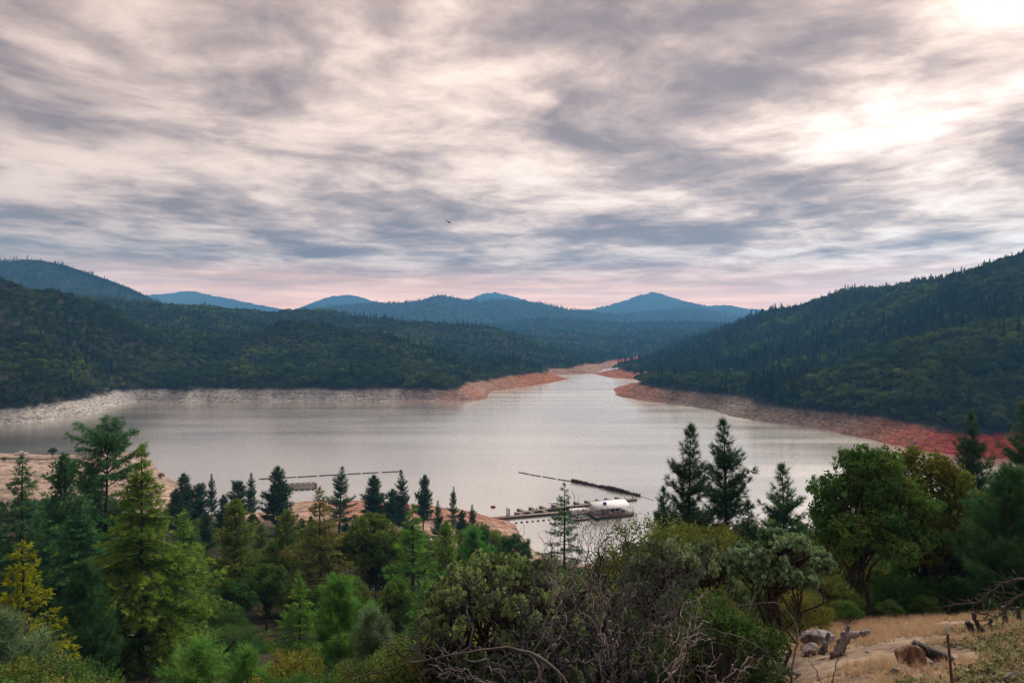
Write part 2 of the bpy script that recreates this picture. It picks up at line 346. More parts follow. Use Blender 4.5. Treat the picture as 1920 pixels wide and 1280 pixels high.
# the long ridge behind the peninsula, running down to the upper lake
for u, v, y in ((328, 575, 1150), (400, 586, 1150), (474, 594, 1180), (547, 588, 1250), (600, 590, 1270), (680, 600, 1270), (764, 604, 1270), (850, 607, 1290), (910, 612, 1300), (965, 627, 1280), (1010, 645, 1260), (1055, 664, 1240), (1085, 675, 1240), (900, 672, 1050), (800, 650, 1020), (960, 688, 1010)): cp(u, v, y, 8)
for x, y, z in ((-300, 960, 42), (-100, 930, 34), (0, 900, 22), (20, 980, 20), (-600, 900, 60), (-700, 700, 110), (-550, 500, 60), (-600, 1200, 90), (-900, 1000, 100), (-900, 1500, 120), (-300, 1600, 60), (0, 1650, 45), (200, 1700, 22), (350, 1900, 40), (-200, 2100, 60), (600, 2100, 60), (150, 1500, 10), (330, 1350, 38), (-420, 1300, 84)): C.append((x, y, z))
C = np.array(C)
def fit():
    n = len(C); d = np.hypot(C[:, 0][:, None] - C[:, 0], C[:, 1][:, None] - C[:, 1])
    A = np.zeros((n + 3, n + 3)); A[:n, :n] = d + np.eye(n) * -0.6
    Pm = np.column_stack((np.ones(n), C[:, 0] / 500, C[:, 1] / 500)); A[:n, n:] = Pm; A[n:, :n] = Pm.T
    return np.linalg.lstsq(A, np.concatenate((C[:, 2], np.zeros(3))), rcond=None)[0]
WT = fit()
def shore_dist(x, y):
    out = np.empty(len(x)); k = np.empty(len(x), int)
    for i in range(0, len(x), 60000):
        d = (x[i:i + 60000, None] - RP[None, :, 0]) ** 2 + (y[i:i + 60000, None] - RP[None, :, 1]) ** 2
        j = d.argmin(1); k[i:i + 60000] = j; out[i:i + 60000] = np.sqrt(d[np.arange(len(j)), j])
    return out, k
def height(x, y):
    x = np.asarray(x, float); y = np.asarray(y, float); shp = x.shape; x = x.ravel(); y = y.ravel()
    z = np.empty(len(x))
    for i in range(0, len(x), 40000):
        d = np.hypot(x[i:i + 40000, None] - C[None, :, 0], y[i:i + 40000, None] - C[None, :, 1])
        z[i:i + 40000] = d @ WT[:-3] + WT[-3] + WT[-2] * x[i:i + 40000] / 500 + WT[-1] * y[i:i + 40000] / 500
    far = sstep(y, 260, 420)
    up = sstep(z, 9, 40)
    z = z + far * up * (fbm(x / 120, y / 120, 3, 5) * 15 + (0.35 - np.abs(fbm(x / 70 + 3, y / 70, 3, 6))) * 9 + fbm(x / 30, y / 30, 3, 9) * 2.5)
    bank = sstep(z, 0.4, 3) * (1 - sstep(z, 12, 18)) * far
    z = z + bank * (fbm(x / 16, y / 16, 3, 21) * 1.5 + fbm(x / 5, y / 5, 2, 31) * 0.7)
    near = 1 - sstep(y, 40, 120)
    z = z + near * (fbm(x / 3.0, y / 3.0, 3, 41) * 0.10 + fbm(x / 9, y / 9, 2, 44) * 0.12)
    return z.reshape(shp)
def h1(x, y): return float(height(np.array([x]), np.array([y]))[0])

SOIL = {'rock': (0.54, 0.50, 0.455), 'rock_warm': (0.29, 0.225, 0.175), 'rock_orange': (0.37, 0.17, 0.105), 'orange': (0.45, 0.16, 0.075), 'orange_pale': (0.42, 0.24, 0.165),
        'red': (0.52, 0.075, 0.04), 'tan': (0.50, 0.365, 0.285), 'redtan': (0.46, 0.235, 0.165)}
def build_terrain():
    def axis(*seg):
        r = [np.arange(a, b, s) for a, b, s in seg]; return np.concatenate(r + [[seg[-1][1]]])
    ys = axis((-40, 6, 3), (6, 40, 0.7), (40, 200, 2.5), (200, 340, 3.5), (340, 740, 2.6), (740, 1100, 5), (1100, 2200, 14))
    xs = axis((-1500, -620, 20), (-620, -420, 6), (-420, -130, 2.8), (-130, -20, 2.5), (-20, 30, 0.8), (30, 130, 2.4), (130, 260, 2.4), (260, 480, 4.5), (480, 1500, 18))
    X, Y = np.meshgrid(xs, ys); x = X.ravel(); y = Y.ravel()
    z = height(x, y)
    d, k = shore_dist(x, y)
    bc = np.array([SOIL[SSOIL[i]] for i in RI])
    for _ in range(2): bc = .3 * np.roll(bc, 1, 0) + .4 * bc + .3 * np.roll(bc, -1, 0)
    base = bc[k]
    # blur soil colours along the shore
    j1 = fbm(x / 30, y / 30, 3, 61)[:, None]
    forest = np.array((0.050, 0.045, 0.028)) * (1 + 0.4 * j1)
    line = 9.4 + fbm(x / 25, y / 25, 3, 71) * 1.8
    f = sstep(z, line - 0.9, line + 0.9)
    f = np.maximum(f, sstep(d + fbm(x / 20, y / 20, 2, 73) * 5, 24, 32))
    f = np.where(y < 330, sstep(z, 6.5, 9.5), f)
    c = base * (1 - f[:, None]) + forest * f[:, None]
    # the near slope: dry grass on the knoll to the right, pale dirt by the rail fence on the left
    dry = np.array((0.60, 0.45, 0.33))
    knoll = (1 - sstep(y, 24, 34)) * sstep(x, -0.5 + 0.12 * y, 2.5 + 0.12 * y)
    path = np.exp(-((x + 39 + (y - 74) * 0.4) / 7) ** 2 - ((y - 76) / 11) ** 2) * 1.5
    g = np.clip(np.maximum(knoll, path), 0, 1)[:, None]
    c = c * (1 - g) + dry * g
    ix = np.arange(len(xs) - 1)[None]; iy = np.arange(len(ys) - 1)[:, None] * len(xs)
    a = (ix + iy).ravel(); Q = np.stack((a, a + 1, a + 1 + len(xs), a + len(xs)), 1)
    keep = (z[Q] > -7).any(1)
    m, nt, N, L, out = new_mat('terrain_soil')
    at = N('ShaderNodeAttribute'); at.attribute_name = 'soil'
    geo = N('ShaderNodeNewGeometry')
    mp = N('ShaderNodeMapping'); mp.inputs['Scale'].default_value = (1, 1, 2.2); L(geo.outputs['Position'], mp.inputs[0])
    n1 = N('ShaderNodeTexNoise'); n1.inputs['Scale'].default_value = 0.32; n1.inputs['Detail'].default_value = 10; n1.inputs['Roughness'].default_value = 0.78; L(mp.outputs[0], n1.inputs['Vector'])
    n2 = N('ShaderNodeTexNoise'); n2.inputs['Scale'].default_value = 3.5; n2.inputs['Detail'].default_value = 5; L(geo.outputs['Position'], n2.inputs['Vector'])
    mp2 = N('ShaderNodeMapping'); mp2.inputs['Scale'].default_value = (0.02, 0.02, 1.6); L(geo.outputs['Position'], mp2.inputs[0])
    n3 = N('ShaderNodeTexNoise'); n3.inputs['Scale'].default_value = 1.0; n3.inputs['Detail'].default_value = 4; L(mp2.outputs[0], n3.inputs['Vector'])
    rp = N('ShaderNodeValToRGB'); e = rp.color_ramp.elements; e[0].position = 0.40; e[0].color = (0.20, 0.19, 0.19, 1); e[1].position = 0.58; e[1].color = (1.3, 1.3, 1.3, 1); L(n1.outputs[0], rp.inputs[0])
    r2 = N('ShaderNodeMapRange'); r2.inputs[1].default_value = 0.3; r2.inputs[2].default_value = 0.7; r2.inputs[3].default_value = 0.75; r2.inputs[4].default_value = 1.2; L(n2.outputs[0], r2.inputs[0])
    r3 = N('ShaderNodeMapRange'); r3.inputs[1].default_value = 0.35; r3.inputs[2].default_value = 0.65; r3.inputs[3].default_value = 0.72; r3.inputs[4].default_value = 1.15; L(n3.outputs[0], r3.inputs[0])
    mu = N('ShaderNodeMath'); mu.operation = 'MULTIPLY'; L(r2.outputs[0], mu.inputs[0]); L(r3.outputs[0], mu.inputs[1])
    mx = N('ShaderNodeMix'); mx.data_type = 'RGBA'; mx.blend_type = 'MULTIPLY'; mx.inputs[0].default_value = 0.8; L(at.outputs['Color'], mx.inputs[6]); L(rp.outputs[0], mx.inputs[7])
    vm = N('ShaderNodeVectorMath'); vm.operation = 'SCALE'; L(mx.outputs[2], vm.inputs[0]); L(mu.outputs[0], vm.inputs['Scale'])
    p = N('ShaderNodeBsdfPrincipled'); p.inputs['Roughness'].default_value = 0.95; p.inputs['Specular IOR Level'].default_value = 0.1; L(vm.outputs[0], p.inputs['Base Color'])
    bp = N('ShaderNodeBump'); bp.inputs['Strength'].default_value = 0.8; bp.inputs['Distance'].default_value = 0.8; L(n1.outputs[0], bp.inputs['Height']); L(bp.outputs[0], p.inputs['Normal'])
    L(p.outputs[0], out.inputs[0])
    me = mesh_from('terrain', np.column_stack((x, y, z)), Q[keep], m, smooth=True, colattr={'soil': c})
    o = link(bpy.data.objects.new('terrain', me)); tag(o, 'lake basin land with bare drawdown banks and wooded slopes', None, None, 'structure')
    return xs, ys, z.reshape(X.shape)
TX, TY, TZ = build_terrain()
# quick look-up of the ground for planting
HX = np.arange(-1500, 1501, 6.0); HY = np.arange(0, 2201, 6.0)
_gx, _gy = np.meshgrid(HX, HY); HZ = height(_gx, _gy)
def hq(x, y):
    fx = np.clip((x + 1500) / 6, 0, len(HX) - 1.001); fy = np.clip(y / 6, 0, len(HY) - 1.001)
    i = fx.astype(int); j = fy.astype(int); a = fx - i; b = fy - j
    return (HZ[j, i] * (1 - a) + HZ[j, i + 1] * a) * (1 - b) + (HZ[j + 1, i] * (1 - a) + HZ[j + 1, i + 1] * a) * b
def seen(x, y, z, lift=12.0):
    ok = np.ones(len(x), bool)
    for t in np.linspace(0.12, 0.985, 70):
        ok &= (CAMZ + (z + lift - CAMZ) * t) > hq(x * t, y * t) - 1
    return ok
def in_view(x, y, pad=70): u = 960 + F * x / y; return (u > -pad) & (u < 1920 + pad)

# ------------------------------------------------------------------ water
def build_water():
    m, nt, N, L, out = new_mat('lake_water')
    geo = N('ShaderNodeNewGeometry')
    mp = N('ShaderNodeMapping'); mp.inputs['Scale'].default_value = (0.7, 1.0, 1); mp.inputs['Rotation'].default_value = (0, 0, R(-8)); L(geo.outputs['Position'], mp.inputs[0])
    n1 = N('ShaderNodeTexNoise'); n1.inputs['Scale'].default_value = 1.3; n1.inputs['Detail'].default_value = 2; L(mp.outputs[0], n1.inputs['Vector'])
    mp2 = N('ShaderNodeMapping'); mp2.inputs['Scale'].default_value = (0.005, 0.028, 1); mp2.inputs['Rotation'].default_value = (0, 0, R(-6)); L(geo.outputs['Position'], mp2.inputs[0])
    n2 = N('ShaderNodeTexNoise'); n2.inputs['Scale'].default_value = 1.0; n2.inputs['Detail'].default_value = 5; L(mp2.outputs[0], n2.inputs['Vector'])
    r = N('ShaderNodeMapRange'); r.inputs[1].default_value = 0.38; r.inputs[2].default_value = 0.66; r.inputs[3].default_value = 0.0; r.inputs[4].default_value = 0.10; L(n2.outputs[0], r.inputs[0])
    bp = N('ShaderNodeBump'); bp.inputs['Distance'].default_value = 0.16; L(r.outputs[0], bp.inputs['Strength']); L(n1.outputs[0], bp.inputs['Height'])
    fr = N('ShaderNodeFresnel'); fr.inputs[0].default_value = 1.333; L(bp.outputs[0], fr.inputs['Normal'])
    pw = N('ShaderNodeMath'); pw.operation = 'POWER'; pw.inputs[1].default_value = 0.14; L(fr.outputs[0], pw.inputs[0])
    d = N('ShaderNodeBsdfDiffuse'); d.inputs[0].default_value = (0.09, 0.115, 0.12, 1)
    g = N('ShaderNodeBsdfGlossy');  g.inputs[0].default_value = (1.0, 0.97, 0.90, 1); L(bp.outputs[0], g.inputs['Normal'])
    rr = N('ShaderNodeMapRange'); rr.inputs[1].default_value = 0.36; rr.inputs[2].default_value = 0.64; rr.inputs[3].default_value = 0.18; rr.inputs[4].default_value = 0.23; L(n2.outputs[0], rr.inputs[0]); L(rr.outputs[0], g.inputs['Roughness'])
    mx = N('ShaderNodeMixShader'); L(pw.outputs[0], mx.inputs[0]); L(d.outputs[0], mx.inputs[1]); L(g.outputs[0], mx.inputs[2]); L(mx.outputs[0], out.inputs[0])
    xs = np.linspace(-1400, 1400, 41); ys = np.linspace(130, 2000, 41); X, Y = np.meshgrid(xs, ys)
    a = (np.arange(40)[None] + np.arange(40)[:, None] * 41).ravel()
    me = mesh_from('lake_water', np.column_stack((X.ravel(), Y.ravel(), np.zeros(X.size))), np.stack((a, a + 1, a + 42, a + 41), 1), m)
    tag(link(bpy.data.objects.new('lake_water', me)), 'pale calm lake with light wind ripples', None, None, 'structure')
build_water()

# ------------------------------------------------------------------ far hills and mountains
FAR = []
def far_hill(name, crest, y0, front, back, base, mat, bump, spur, seed, du=6, label=''):
    """crest: photo pixels of the skyline, standing at distance y0"""
    cu = np.array([c[0] for c in crest], float); cv = np.array([c[1] for c in crest], float)
    step = du / F * y0
    xs = np.arange((cu[0] - 960) / F * y0, (cu[-1] - 960) / F * y0, step)
    ys = np.concatenate((np.linspace(-front, 0, 46), np.linspace(0, back, 14)[1:]))
    X, D = np.meshgrid(xs, ys)
    zc = CAMZ - (np.interp(960 + F * xs / y0, cu, cv) - HV) / F * y0
    k = np.ones(5) / 5; zc = np.convolve(np.pad(zc, 2, 'edge'), k, 'valid')
    t = np.where(D < 0, -D / front, D / back)
    prof = np.where(D < 0, 1 - t ** 0.85 * 1.0, 1 - t ** 1.2)
    Y = y0 + D + fbm(X / (front * 0.6), X * 0 + seed, 2, seed) * front * 0.12 * (t > 0)
    # spurs run down towards the viewer
    S = fbm(X / spur + seed, D / (spur * 2.6) + 3.1, 4, seed + 3)
    Z = base + (zc[None] - base) * np.clip(prof, 0, 1) + S * np.sin(np.clip(t, 0, 1) * np.pi) ** 0.8 * (zc[None] - base).clip(5) * 0.34
    Z += bump * fbm(X / (bump * 2.2), D / (bump * 2.2), 3, seed + 8) * np.where(D <= 0, 1, .5)
    n = len(xs); a = (np.arange(n - 1)[None] + np.arange(len(ys) - 1)[:, None] * n).ravel()
    me = mesh_from(name, np.column_stack((X.ravel(), Y.ravel(), Z.ravel())), np.stack((a, a + 1, a + 1 + n, a + n), 1), mat, smooth=True)
    o = link(bpy.data.objects.new(name, me)); tag(o, label, None, None, 'structure')
    FAR.append((X, Y, Z))
    return o
def far_mat(name, a, b, scale):
    m, nt, N, L, out = new_mat(name); geo = N('ShaderNodeNewGeometry')
    n = N('ShaderNodeTexNoise'); n.inputs['Scale'].default_value = scale; n.inputs['Detail'].default_value = 8; n.inputs['Roughness'].default_value = 0.65; L(geo.outputs['Position'], n.inputs['Vector'])
    rp = N('ShaderNodeValToRGB'); e = rp.color_ramp.elements; e[0].position = 0.36; e[0].color = (*a, 1); e[1].position = 0.66; e[1].color = (*b, 1); L(n.outputs[0], rp.inputs[0])
    d = N('ShaderNodeBsdfDiffuse'); L(rp.outputs[0], d.inputs[0]); L(d.outputs[0], out.inputs[0]); return m
M['far'] = far_mat('far_forest', (0.016, 0.026, 0.016), (0.060, 0.066, 0.036), 0.02)
M['vfar'] = far_mat('mountain_forest', (0.022, 0.032, 0.024), (0.060, 0.066, 0.044), 0.004)
far_hill('wooded_hill', ((-260, 500), (-120, 489), (0, 492), (35, 487), (62, 486), (110, 494), (182, 518), (240, 543), (300, 567), (350, 584), (420, 596), (520, 604), (640, 612), (760, 618)), 2150, 700, 500, 10, M['far'], 3, 170, 3, 5, 'blue wooded hill rising at the left behind the near slope')
far_hill('wooded_hill', ((760, 626), (860, 618), (920, 608), (965, 600), (1019, 596), (1060, 597), (1092, 600), (1150, 607), (1200, 606), (1295, 602), (1340, 604), (1378, 606), (1450, 612), (1560, 620)), 2650, 700, 500, 4, M['far'], 3, 180, 17, 5, 'low wooded hill beyond the head of the lake')
far_hill('blue_ridge', ((440, 618), (500, 600), (555, 586), (620, 578), (700, 569), (760, 568), (795, 564), (830, 554), (865, 562), (900, 567), (930, 564), (965, 563), (1010, 567), (1060, 579), (1100, 584), (1160, 592), (1220, 603), (1300, 612)), 3900, 1400, 700, 20, M['vfar'], 6, 330, 31, 3, 'blue forested ridge with a rounded knob in the middle distance')
far_hill('blue_ridge', ((1020, 606), (1080, 598), (1140, 590), (1185, 587), (1220, 583), (1290, 578), (1330, 583), (1365, 588), (1400, 594), (1450, 606), (1520, 612)), 4400, 1400, 700, 20, M['vfar'], 6, 360, 43, 3, 'lower blue ridge in front of the pointed mountain')
far_hill('blue_ridge', ((380, 612), (480, 596), (540, 583), (590, 573), (625, 571), (660, 576), (700, 586), (760, 600)), 4900, 1400, 700, 20, M['vfar'], 6, 400, 47, 3, 'small blue ridge left of the rounded knob')
far_hill('mountain', ((170, 575), (250, 556), (290, 552), (330, 548), (357, 545), (400, 554), (440, 562), (480, 571), (530, 580), (620, 592)), 6500, 2000, 500, 30, M['vfar'], 9, 450, 53, 2.5, 'pale blue broad mountain at the left of the skyline')
far_hill('mountain', ((480, 600), (560, 578), (600, 562), (625, 555), (648, 553), (668, 556), (700, 565), (740, 572), (800, 585)), 6700, 2000, 500, 30, M['vfar'], 9, 450, 59, 2.5, 'pale blue domed mountain behind the small ridge')
far_hill('mountain', ((800, 590), (860, 572), (890, 556), (912, 549), (930, 548), (960, 555), (1000, 568), (1060, 588)), 6700, 2000, 500, 30, M['vfar'], 9, 450, 67, 2.5, 'pale blue rounded summit behind the central ridge')
far_hill('mountain', ((1000, 596), (1075, 581), (1110, 579), (1150, 570), (1190, 557), (1222, 547), (1240, 551), (1262, 558), (1290, 566), (1330, 574), (1365, 572), (1400, 578), (1450, 582), (1540, 590), (1640, 600)), 6400, 2000, 500, 30, M['vfar'], 9, 450, 73, 2.5, 'pointed blue mountain at the right of the skyline')

# ------------------------------------------------------------------ plant shapes
def T_(v, t): return np.array(v, float), np.array(t, int)
def blade_tuft(n, length, width, lo, hi, along, seed, flat=False):
    """n needles (one triangle each) leaving a short twig along +Z at lo..hi degrees"""
    g = np.random.default_rng(seed); V = []; T = []
    for i in range(n):
        a = i * 2.39996 + g.uniform(-.3, .3); e = R(g.uniform(lo, hi)); z0 = along * (i / n)
        d = np.array((math.cos(a) * math.sin(e), math.sin(a) * math.sin(e), math.cos(e)))
        s = np.cross(d, g.normal(size=3)); s /= np.linalg.norm(s)
        b = np.array((0, 0, z0)); l = length * g.uniform(.75, 1.15)
        k = len(V); V += [b - s * width / 2, b + s * width / 2, b + d * l]; T.append((k, k + 1, k + 2))
    return T_(V, T)
def sprig(n, length, width, spread, seed):
    """flat feathery spray: narrow diamonds fanned about +Z"""
    g = np.random.default_rng(seed); V = []; T = []
    for i in range(n):
        a = R(spread) * ((i + .5) / n * 2 - 1) + g.uniform(-.1, .1)
        d = np.array((math.sin(a), g.uniform(-.35, .15), math.cos(a))); d /= np.linalg.norm(d)
        s = np.cross(d, (g.uniform(-.5, .5), 1, g.uniform(-.3, .3))); s /= np.linalg.norm(s)
        b = np.array((0, 0, length * 0.35 * abs(g.uniform(0, 1)))); l = length * g.uniform(.6, 1.0)
        k = len(V); V += [b, b + d * l * .5 + s * width / 2, b + d * l, b + d * l * .5 - s * width / 2]; T += [(k, k + 1, k + 2), (k, k + 2, k + 3)]
    return T_(V, T)
def leaf_clump(n, spread, length, width, seed, up=0.0):
    g = np.random.default_rng(seed); V = []; T = []
    for i in range(n):
        c = g.normal(size=3); c *= spread * g.uniform(.3, 1) / np.linalg.norm(c)
        d = g.normal(size=3) + np.array((0, 0, up)); d /= np.linalg.norm(d)
        s = np.cross(d, g.normal(size=3)); s /= np.linalg.norm(s); l = length * g.uniform(.7, 1.2); w = width * g.uniform(.8, 1.15)
        k = len(V); V += [c, c + d * l * .45 + s * w / 2, c + d * l, c + d * l * .45 - s * w / 2]; T += [(k, k + 1, k + 2), (k, k + 2, k + 3)]
    return T_(V, T)
def rosette(n, length, width, seed):
    g = np.random.default_rng(seed); V = []; T = []
    for i in range(n):
        a = i * 2.39996; e = R(15 + 62 * i / n + g.uniform(-8, 8)); d = np.array((math.cos(a) * math.sin(e), math.sin(a) * math.sin(e), math.cos(e)))
        s = np.cross(d, (0, 0, 1)); s /= np.linalg.norm(s) + 1e-9; b = np.array((0, 0, -length * .5 * i / n))
        k = len(V); V += [b, b + d * length * .55 + s * width / 2, b + d * length, b + d * length * .55 - s * width / 2]; T += [(k, k + 1, k + 2), (k, k + 2, k + 3)]
    return T_(V, T)

def conifer(seed, H, Rm, nb, crown0, el, droop, tip, prof, twig, fol, trunk_r, lean=0.02, S=7, whorl=0, keep=1.0, skip=None):
    """twig = (spacing, length share, droop, forward); fol = (template, spacing, size, jitter). Returns trunk and crown builders"""
    g = np.random.default_rng(seed); tr = MB(); cr = MB()
    zs = np.linspace(0, 1, 12); bend = np.cumsum(g.normal(size=(12, 2)) * lean * H / 12, 0) * zs[:, None]
    axis = np.column_stack((bend, zs * H))
    tr.tubes(axis, trunk_r * (1 - zs) ** 0.85 + 0.012, 8)
    t = np.sort(g.uniform(0, 1, nb) ** 0.92)
    if whorl: t = np.clip(np.round(t * whorl) / whorl + g.normal(size=nb) * 0.008, 0, 1)
    if skip is not None:
        t = t[~skip(t, g)]; nb = len(t)
    hz = crown0 + (1 - crown0) * t * 0.985
    ax = np.column_stack([np.interp(hz, zs, axis[:, k]) for k in range(3)])
    az = np.arange(nb) * 2.39996 + g.uniform(-.6, .6, nb)
    Lb = Rm * prof(t) * g.uniform(.62, 1.18, nb) + 0.12
    e = np.radians(el[0] + (el[1] - el[0]) * t + g.normal(size=nb) * 6)
    s = np.linspace(0, 1, S)[None]
    out = np.column_stack((np.cos(az), np.sin(az), np.zeros(nb))); lat = np.column_stack((-np.sin(az), np.cos(az), np.zeros(nb)))
    wob = g.normal(size=(nb, 1)) * 0.10 * s ** 2 + g.normal(size=(nb, 1)) * .03 * np.sin(s * 6)
    B = ax[:, None] + Lb[:, None, None] * (out[:, None] * (s * np.cos(e)[:, None])[..., None] + lat[:, None] * wob[..., None]
        + np.array((0, 0, 1.0)) * (s * np.sin(e)[:, None] - droop * s ** 2 * g.uniform(.6, 1.4, (nb, 1)) + tip * s ** 3)[..., None])
    rad = np.clip(trunk_r * 0.34 * (Lb / Rm)[:, None], 0.012, None) * (1 - s * 0.88) + 0.004
    tr.tubes(B, rad, 4)
    # twigs
    m = np.maximum(2, (Lb / twig[0]).astype(int) * 2); bi = np.repeat(np.arange(nb), m)
    first = np.repeat(np.cumsum(m) - m, m); q = (np.arange(len(bi)) - first) / np.repeat(m, m)
    sp = 0.12 + 0.88 * q + g.uniform(-.02, .02, len(bi)); sp = np.clip(sp, .05, 1)
    if keep < 1: sel = g.random(len(bi)) < keep; bi = bi[sel]; sp = sp[sel]
    side = np.where(np.arange(len(bi)) % 2, 1.0, -1.0)
    fi = sp * (S - 1); i0 = np.minimum(fi.astype(int), S - 2); fr = (fi - i0)[:, None]
    p = B[bi, i0] * (1 - fr) + B[bi, i0 + 1] * fr; tg = B[bi, i0 + 1] - B[bi, i0]; tg /= np.linalg.norm(tg, axis=1, keepdims=True)
    tl = Lb[bi] * twig[1] * (0.35 + 0.65 * np.sin(np.clip(1.08 - sp, 0, 1) * np.pi * .62 + .25)) * g.uniform(.6, 1.25, len(bi))
    td = tg * twig[3] + lat[bi] * side[:, None] + g.normal(size=(len(bi), 3)) * 0.22; td[:, 2] -= twig[2]; td /= np.linalg.norm(td, axis=1, keepdims=True)
    end = p + td * tl[:, None]; end[:, 2] -= twig[2] * tl * 0.5
    tr.tubes(np.stack((p, end), 1), np.column_stack((np.full(len(p), .009), np.full(len(p), .003))), 3)
    tmpl, fsp, fs, jit = fol
    k = np.maximum(1, (tl / fsp).astype(int)) + 1; ti = np.repeat(np.arange(len(tl)), k); f0 = np.repeat(np.cumsum(k) - k, k)
    qq = ((np.arange(len(ti)) - f0 + g.uniform(.3, 1.0, len(ti))) / np.repeat(k, k))[:, None]
    fp = p[ti] * (1 - qq) + end[ti] * qq
    fd = td[ti] + g.normal(size=(len(ti), 3)) * jit; fd[:, 2] -= twig[2] * 0.4
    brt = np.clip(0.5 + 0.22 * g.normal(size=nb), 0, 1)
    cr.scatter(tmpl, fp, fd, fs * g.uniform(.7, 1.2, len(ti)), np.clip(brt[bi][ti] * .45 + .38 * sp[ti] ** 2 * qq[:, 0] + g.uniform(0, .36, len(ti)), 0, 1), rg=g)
    # the branch tip and the leader
    tipp = B[:, -1]; cr.scatter(tmpl, tipp, B[:, -1] - B[:, -2], np.full(nb, fs * 1.1), np.clip(brt + .1, 0, 1), rg=g)
    lead = np.column_stack((np.full(8, axis[-1, 0]), np.full(8, axis[-1, 1]), np.linspace(H * .975, H, 8))); cr.scatter(tmpl, lead, np.tile((0, 0, 1.0), (8, 1)) + g.normal(size=(8, 3)) * .3, np.full(8, fs), np.full(8, .6), rg=g)
    return tr, cr

def wiggle(a, b, S, g, amp, sag=0.0):
    s = np.linspace(0, 1, S)[:, None]; d = b - a; L_ = np.linalg.norm(d)
    w = np.cumsum(g.normal(size=(S, 3)), 0); w -= s * w[-1]
    p = a + d * s + w * amp * L_ / S ** .5; p[:, 2] += sag * L_ * np.sin(s[:, 0] * np.pi); return p

def broadleaf(seed, H, Rw, crown0, lobes, lobe_r, clump, per, size, trunk_r, flat=1.0, stems=1, amp=.12, up=0.4, shell=.55):
    g = np.random.default_rng(seed); tr = MB(); cr = MB()
    c0 = H * crown0; hc = H - c0
    n = lobes; dirs = g.normal(size=(n, 3)); dirs /= np.linalg.norm(dirs, axis=1, keepdims=True); dirs[:, 2] = np.abs(dirs[:, 2]) * 1.1 - 0.25
    rr = g.uniform(.45, 1.0, n) ** .6
    L_ = np.column_stack((dirs[:, 0] * Rw * rr, dirs[:, 1] * Rw * rr, c0 + hc * .38 + dirs[:, 2] * hc * .55 * rr * flat))
    k = np.argmax(L_[:, 2]); L_[k, :2] *= 0.4
    # scale so that the tallest lobe reaches H
    lr = lobe_r * g.uniform(.65, 1.25, n)
    L_[:, 2] += H - (L_[:, 2] + lr * .8).max()
    bases = [np.array((g.normal() * .12 * (stems > 1) * Rw, g.normal() * .12 * (stems > 1) * Rw, -0.2)) for _ in range(stems)]
    forks = []
    for b in bases:
        top = b + np.array((g.normal() * .16 * Rw * (1 if stems == 1 else 2.2), g.normal() * .16 * Rw * (1 if stems == 1 else 2.2), c0 * g.uniform(.75, 1.1) + .4 + (hc * .35 if stems == 1 else 0)))
        pth = wiggle(b, top, 9, g, amp * .6); tr.tubes(pth, np.linspace(trunk_r, trunk_r * .6, 9), 7); forks.append(pth)
    for i in range(n):
        f = forks[i % stems]; a = f[g.integers(4, 9)]
        pth = wiggle(a, L_[i], 8, g, amp, .05); tr.tubes(pth, np.linspace(trunk_r * .45, .018, 8), 5)
        q = L_[i] + g.normal(size=(7, 3)) * lr[i] * .6
        aa = np.repeat(pth[5:6], 7, 0); tr.tubes(np.stack((aa, (aa + q) / 2 + g.normal(size=(7, 3)) * .04, q), 1), np.tile((.018, .012, .005), (7, 1)), 3)
        m = int(per * (lr[i] / lobe_r) ** 2)
        d = g.normal(size=(m, 3)); d /= np.linalg.norm(d, axis=1, keepdims=True)
        pos = L_[i] + d * (lr[i] * (g.uniform(shell ** 3, 1.2, m) ** (1 / 3)))[:, None] * np.array((1.1, 1.1, .8))
        pos += fbm(pos[:, 0] * 2, pos[:, 1] * 2 + pos[:, 2], 2, seed)[:, None] * lr[i] * .25
        dd = d + g.normal(size=(m, 3)) * .5; dd[:, 2] += up
        cr.scatter(clump, pos, dd, size * g.uniform(.7, 1.25, m), np.clip(.5 + .16 * g.normal() + g.uniform(-.4, .42, m), 0, 1), rg=g)
    return tr, cr

def dead_shrub(seed, H, spread, stems, levels, kids, r0, amp=.30):
    g = np.random.default_rng(seed); tr = MB()
    cur = []
    for i in range(stems):
        a = np.array((g.normal() * .12, g.normal() * .12, -.2)); az = g.uniform(0, 6.28); b = a + np.array((math.cos(az) * spread * .45, math.sin(az) * spread * .45, H * g.uniform(.38, .55)))
        p = wiggle(a, b, 12, g, amp * .7); tr.tubes(p, np.linspace(r0, r0 * .62, 12), 7); cur.append((p, r0 * .6))
    L_ = H * .34
    for lv in range(levels):
        A, Rr, nxt = [], [], []
        for p, r in cur:
            for k in range(kids[lv]):
                j = g.integers(5, len(p)) if k else len(p) - 1
                t = p[j] - p[j - 3]; t /= np.linalg.norm(t) + 1e-9
                d = t * .8 + g.normal(size=3) * .62; d[2] += .55; d[:2] += p[j][:2] / (spread + .1) * .35; d /= np.linalg.norm(d)
                q = wiggle(p[j], p[j] + d * L_ * g.uniform(.6, 1.25), 9, g, amp)
                rr = r * g.uniform(.55, .8) if k else r * .85
                A.append(q); rr = max(rr, .007); Rr.append(np.linspace(rr, max(.0035, rr * .45), 9)); nxt.append((q, max(.006, rr * .55)))
        tr.tubes(np.array(A), np.array(Rr), 5 if lv < 2 else 3); cur = nxt; L_ *= .66
    return tr, None

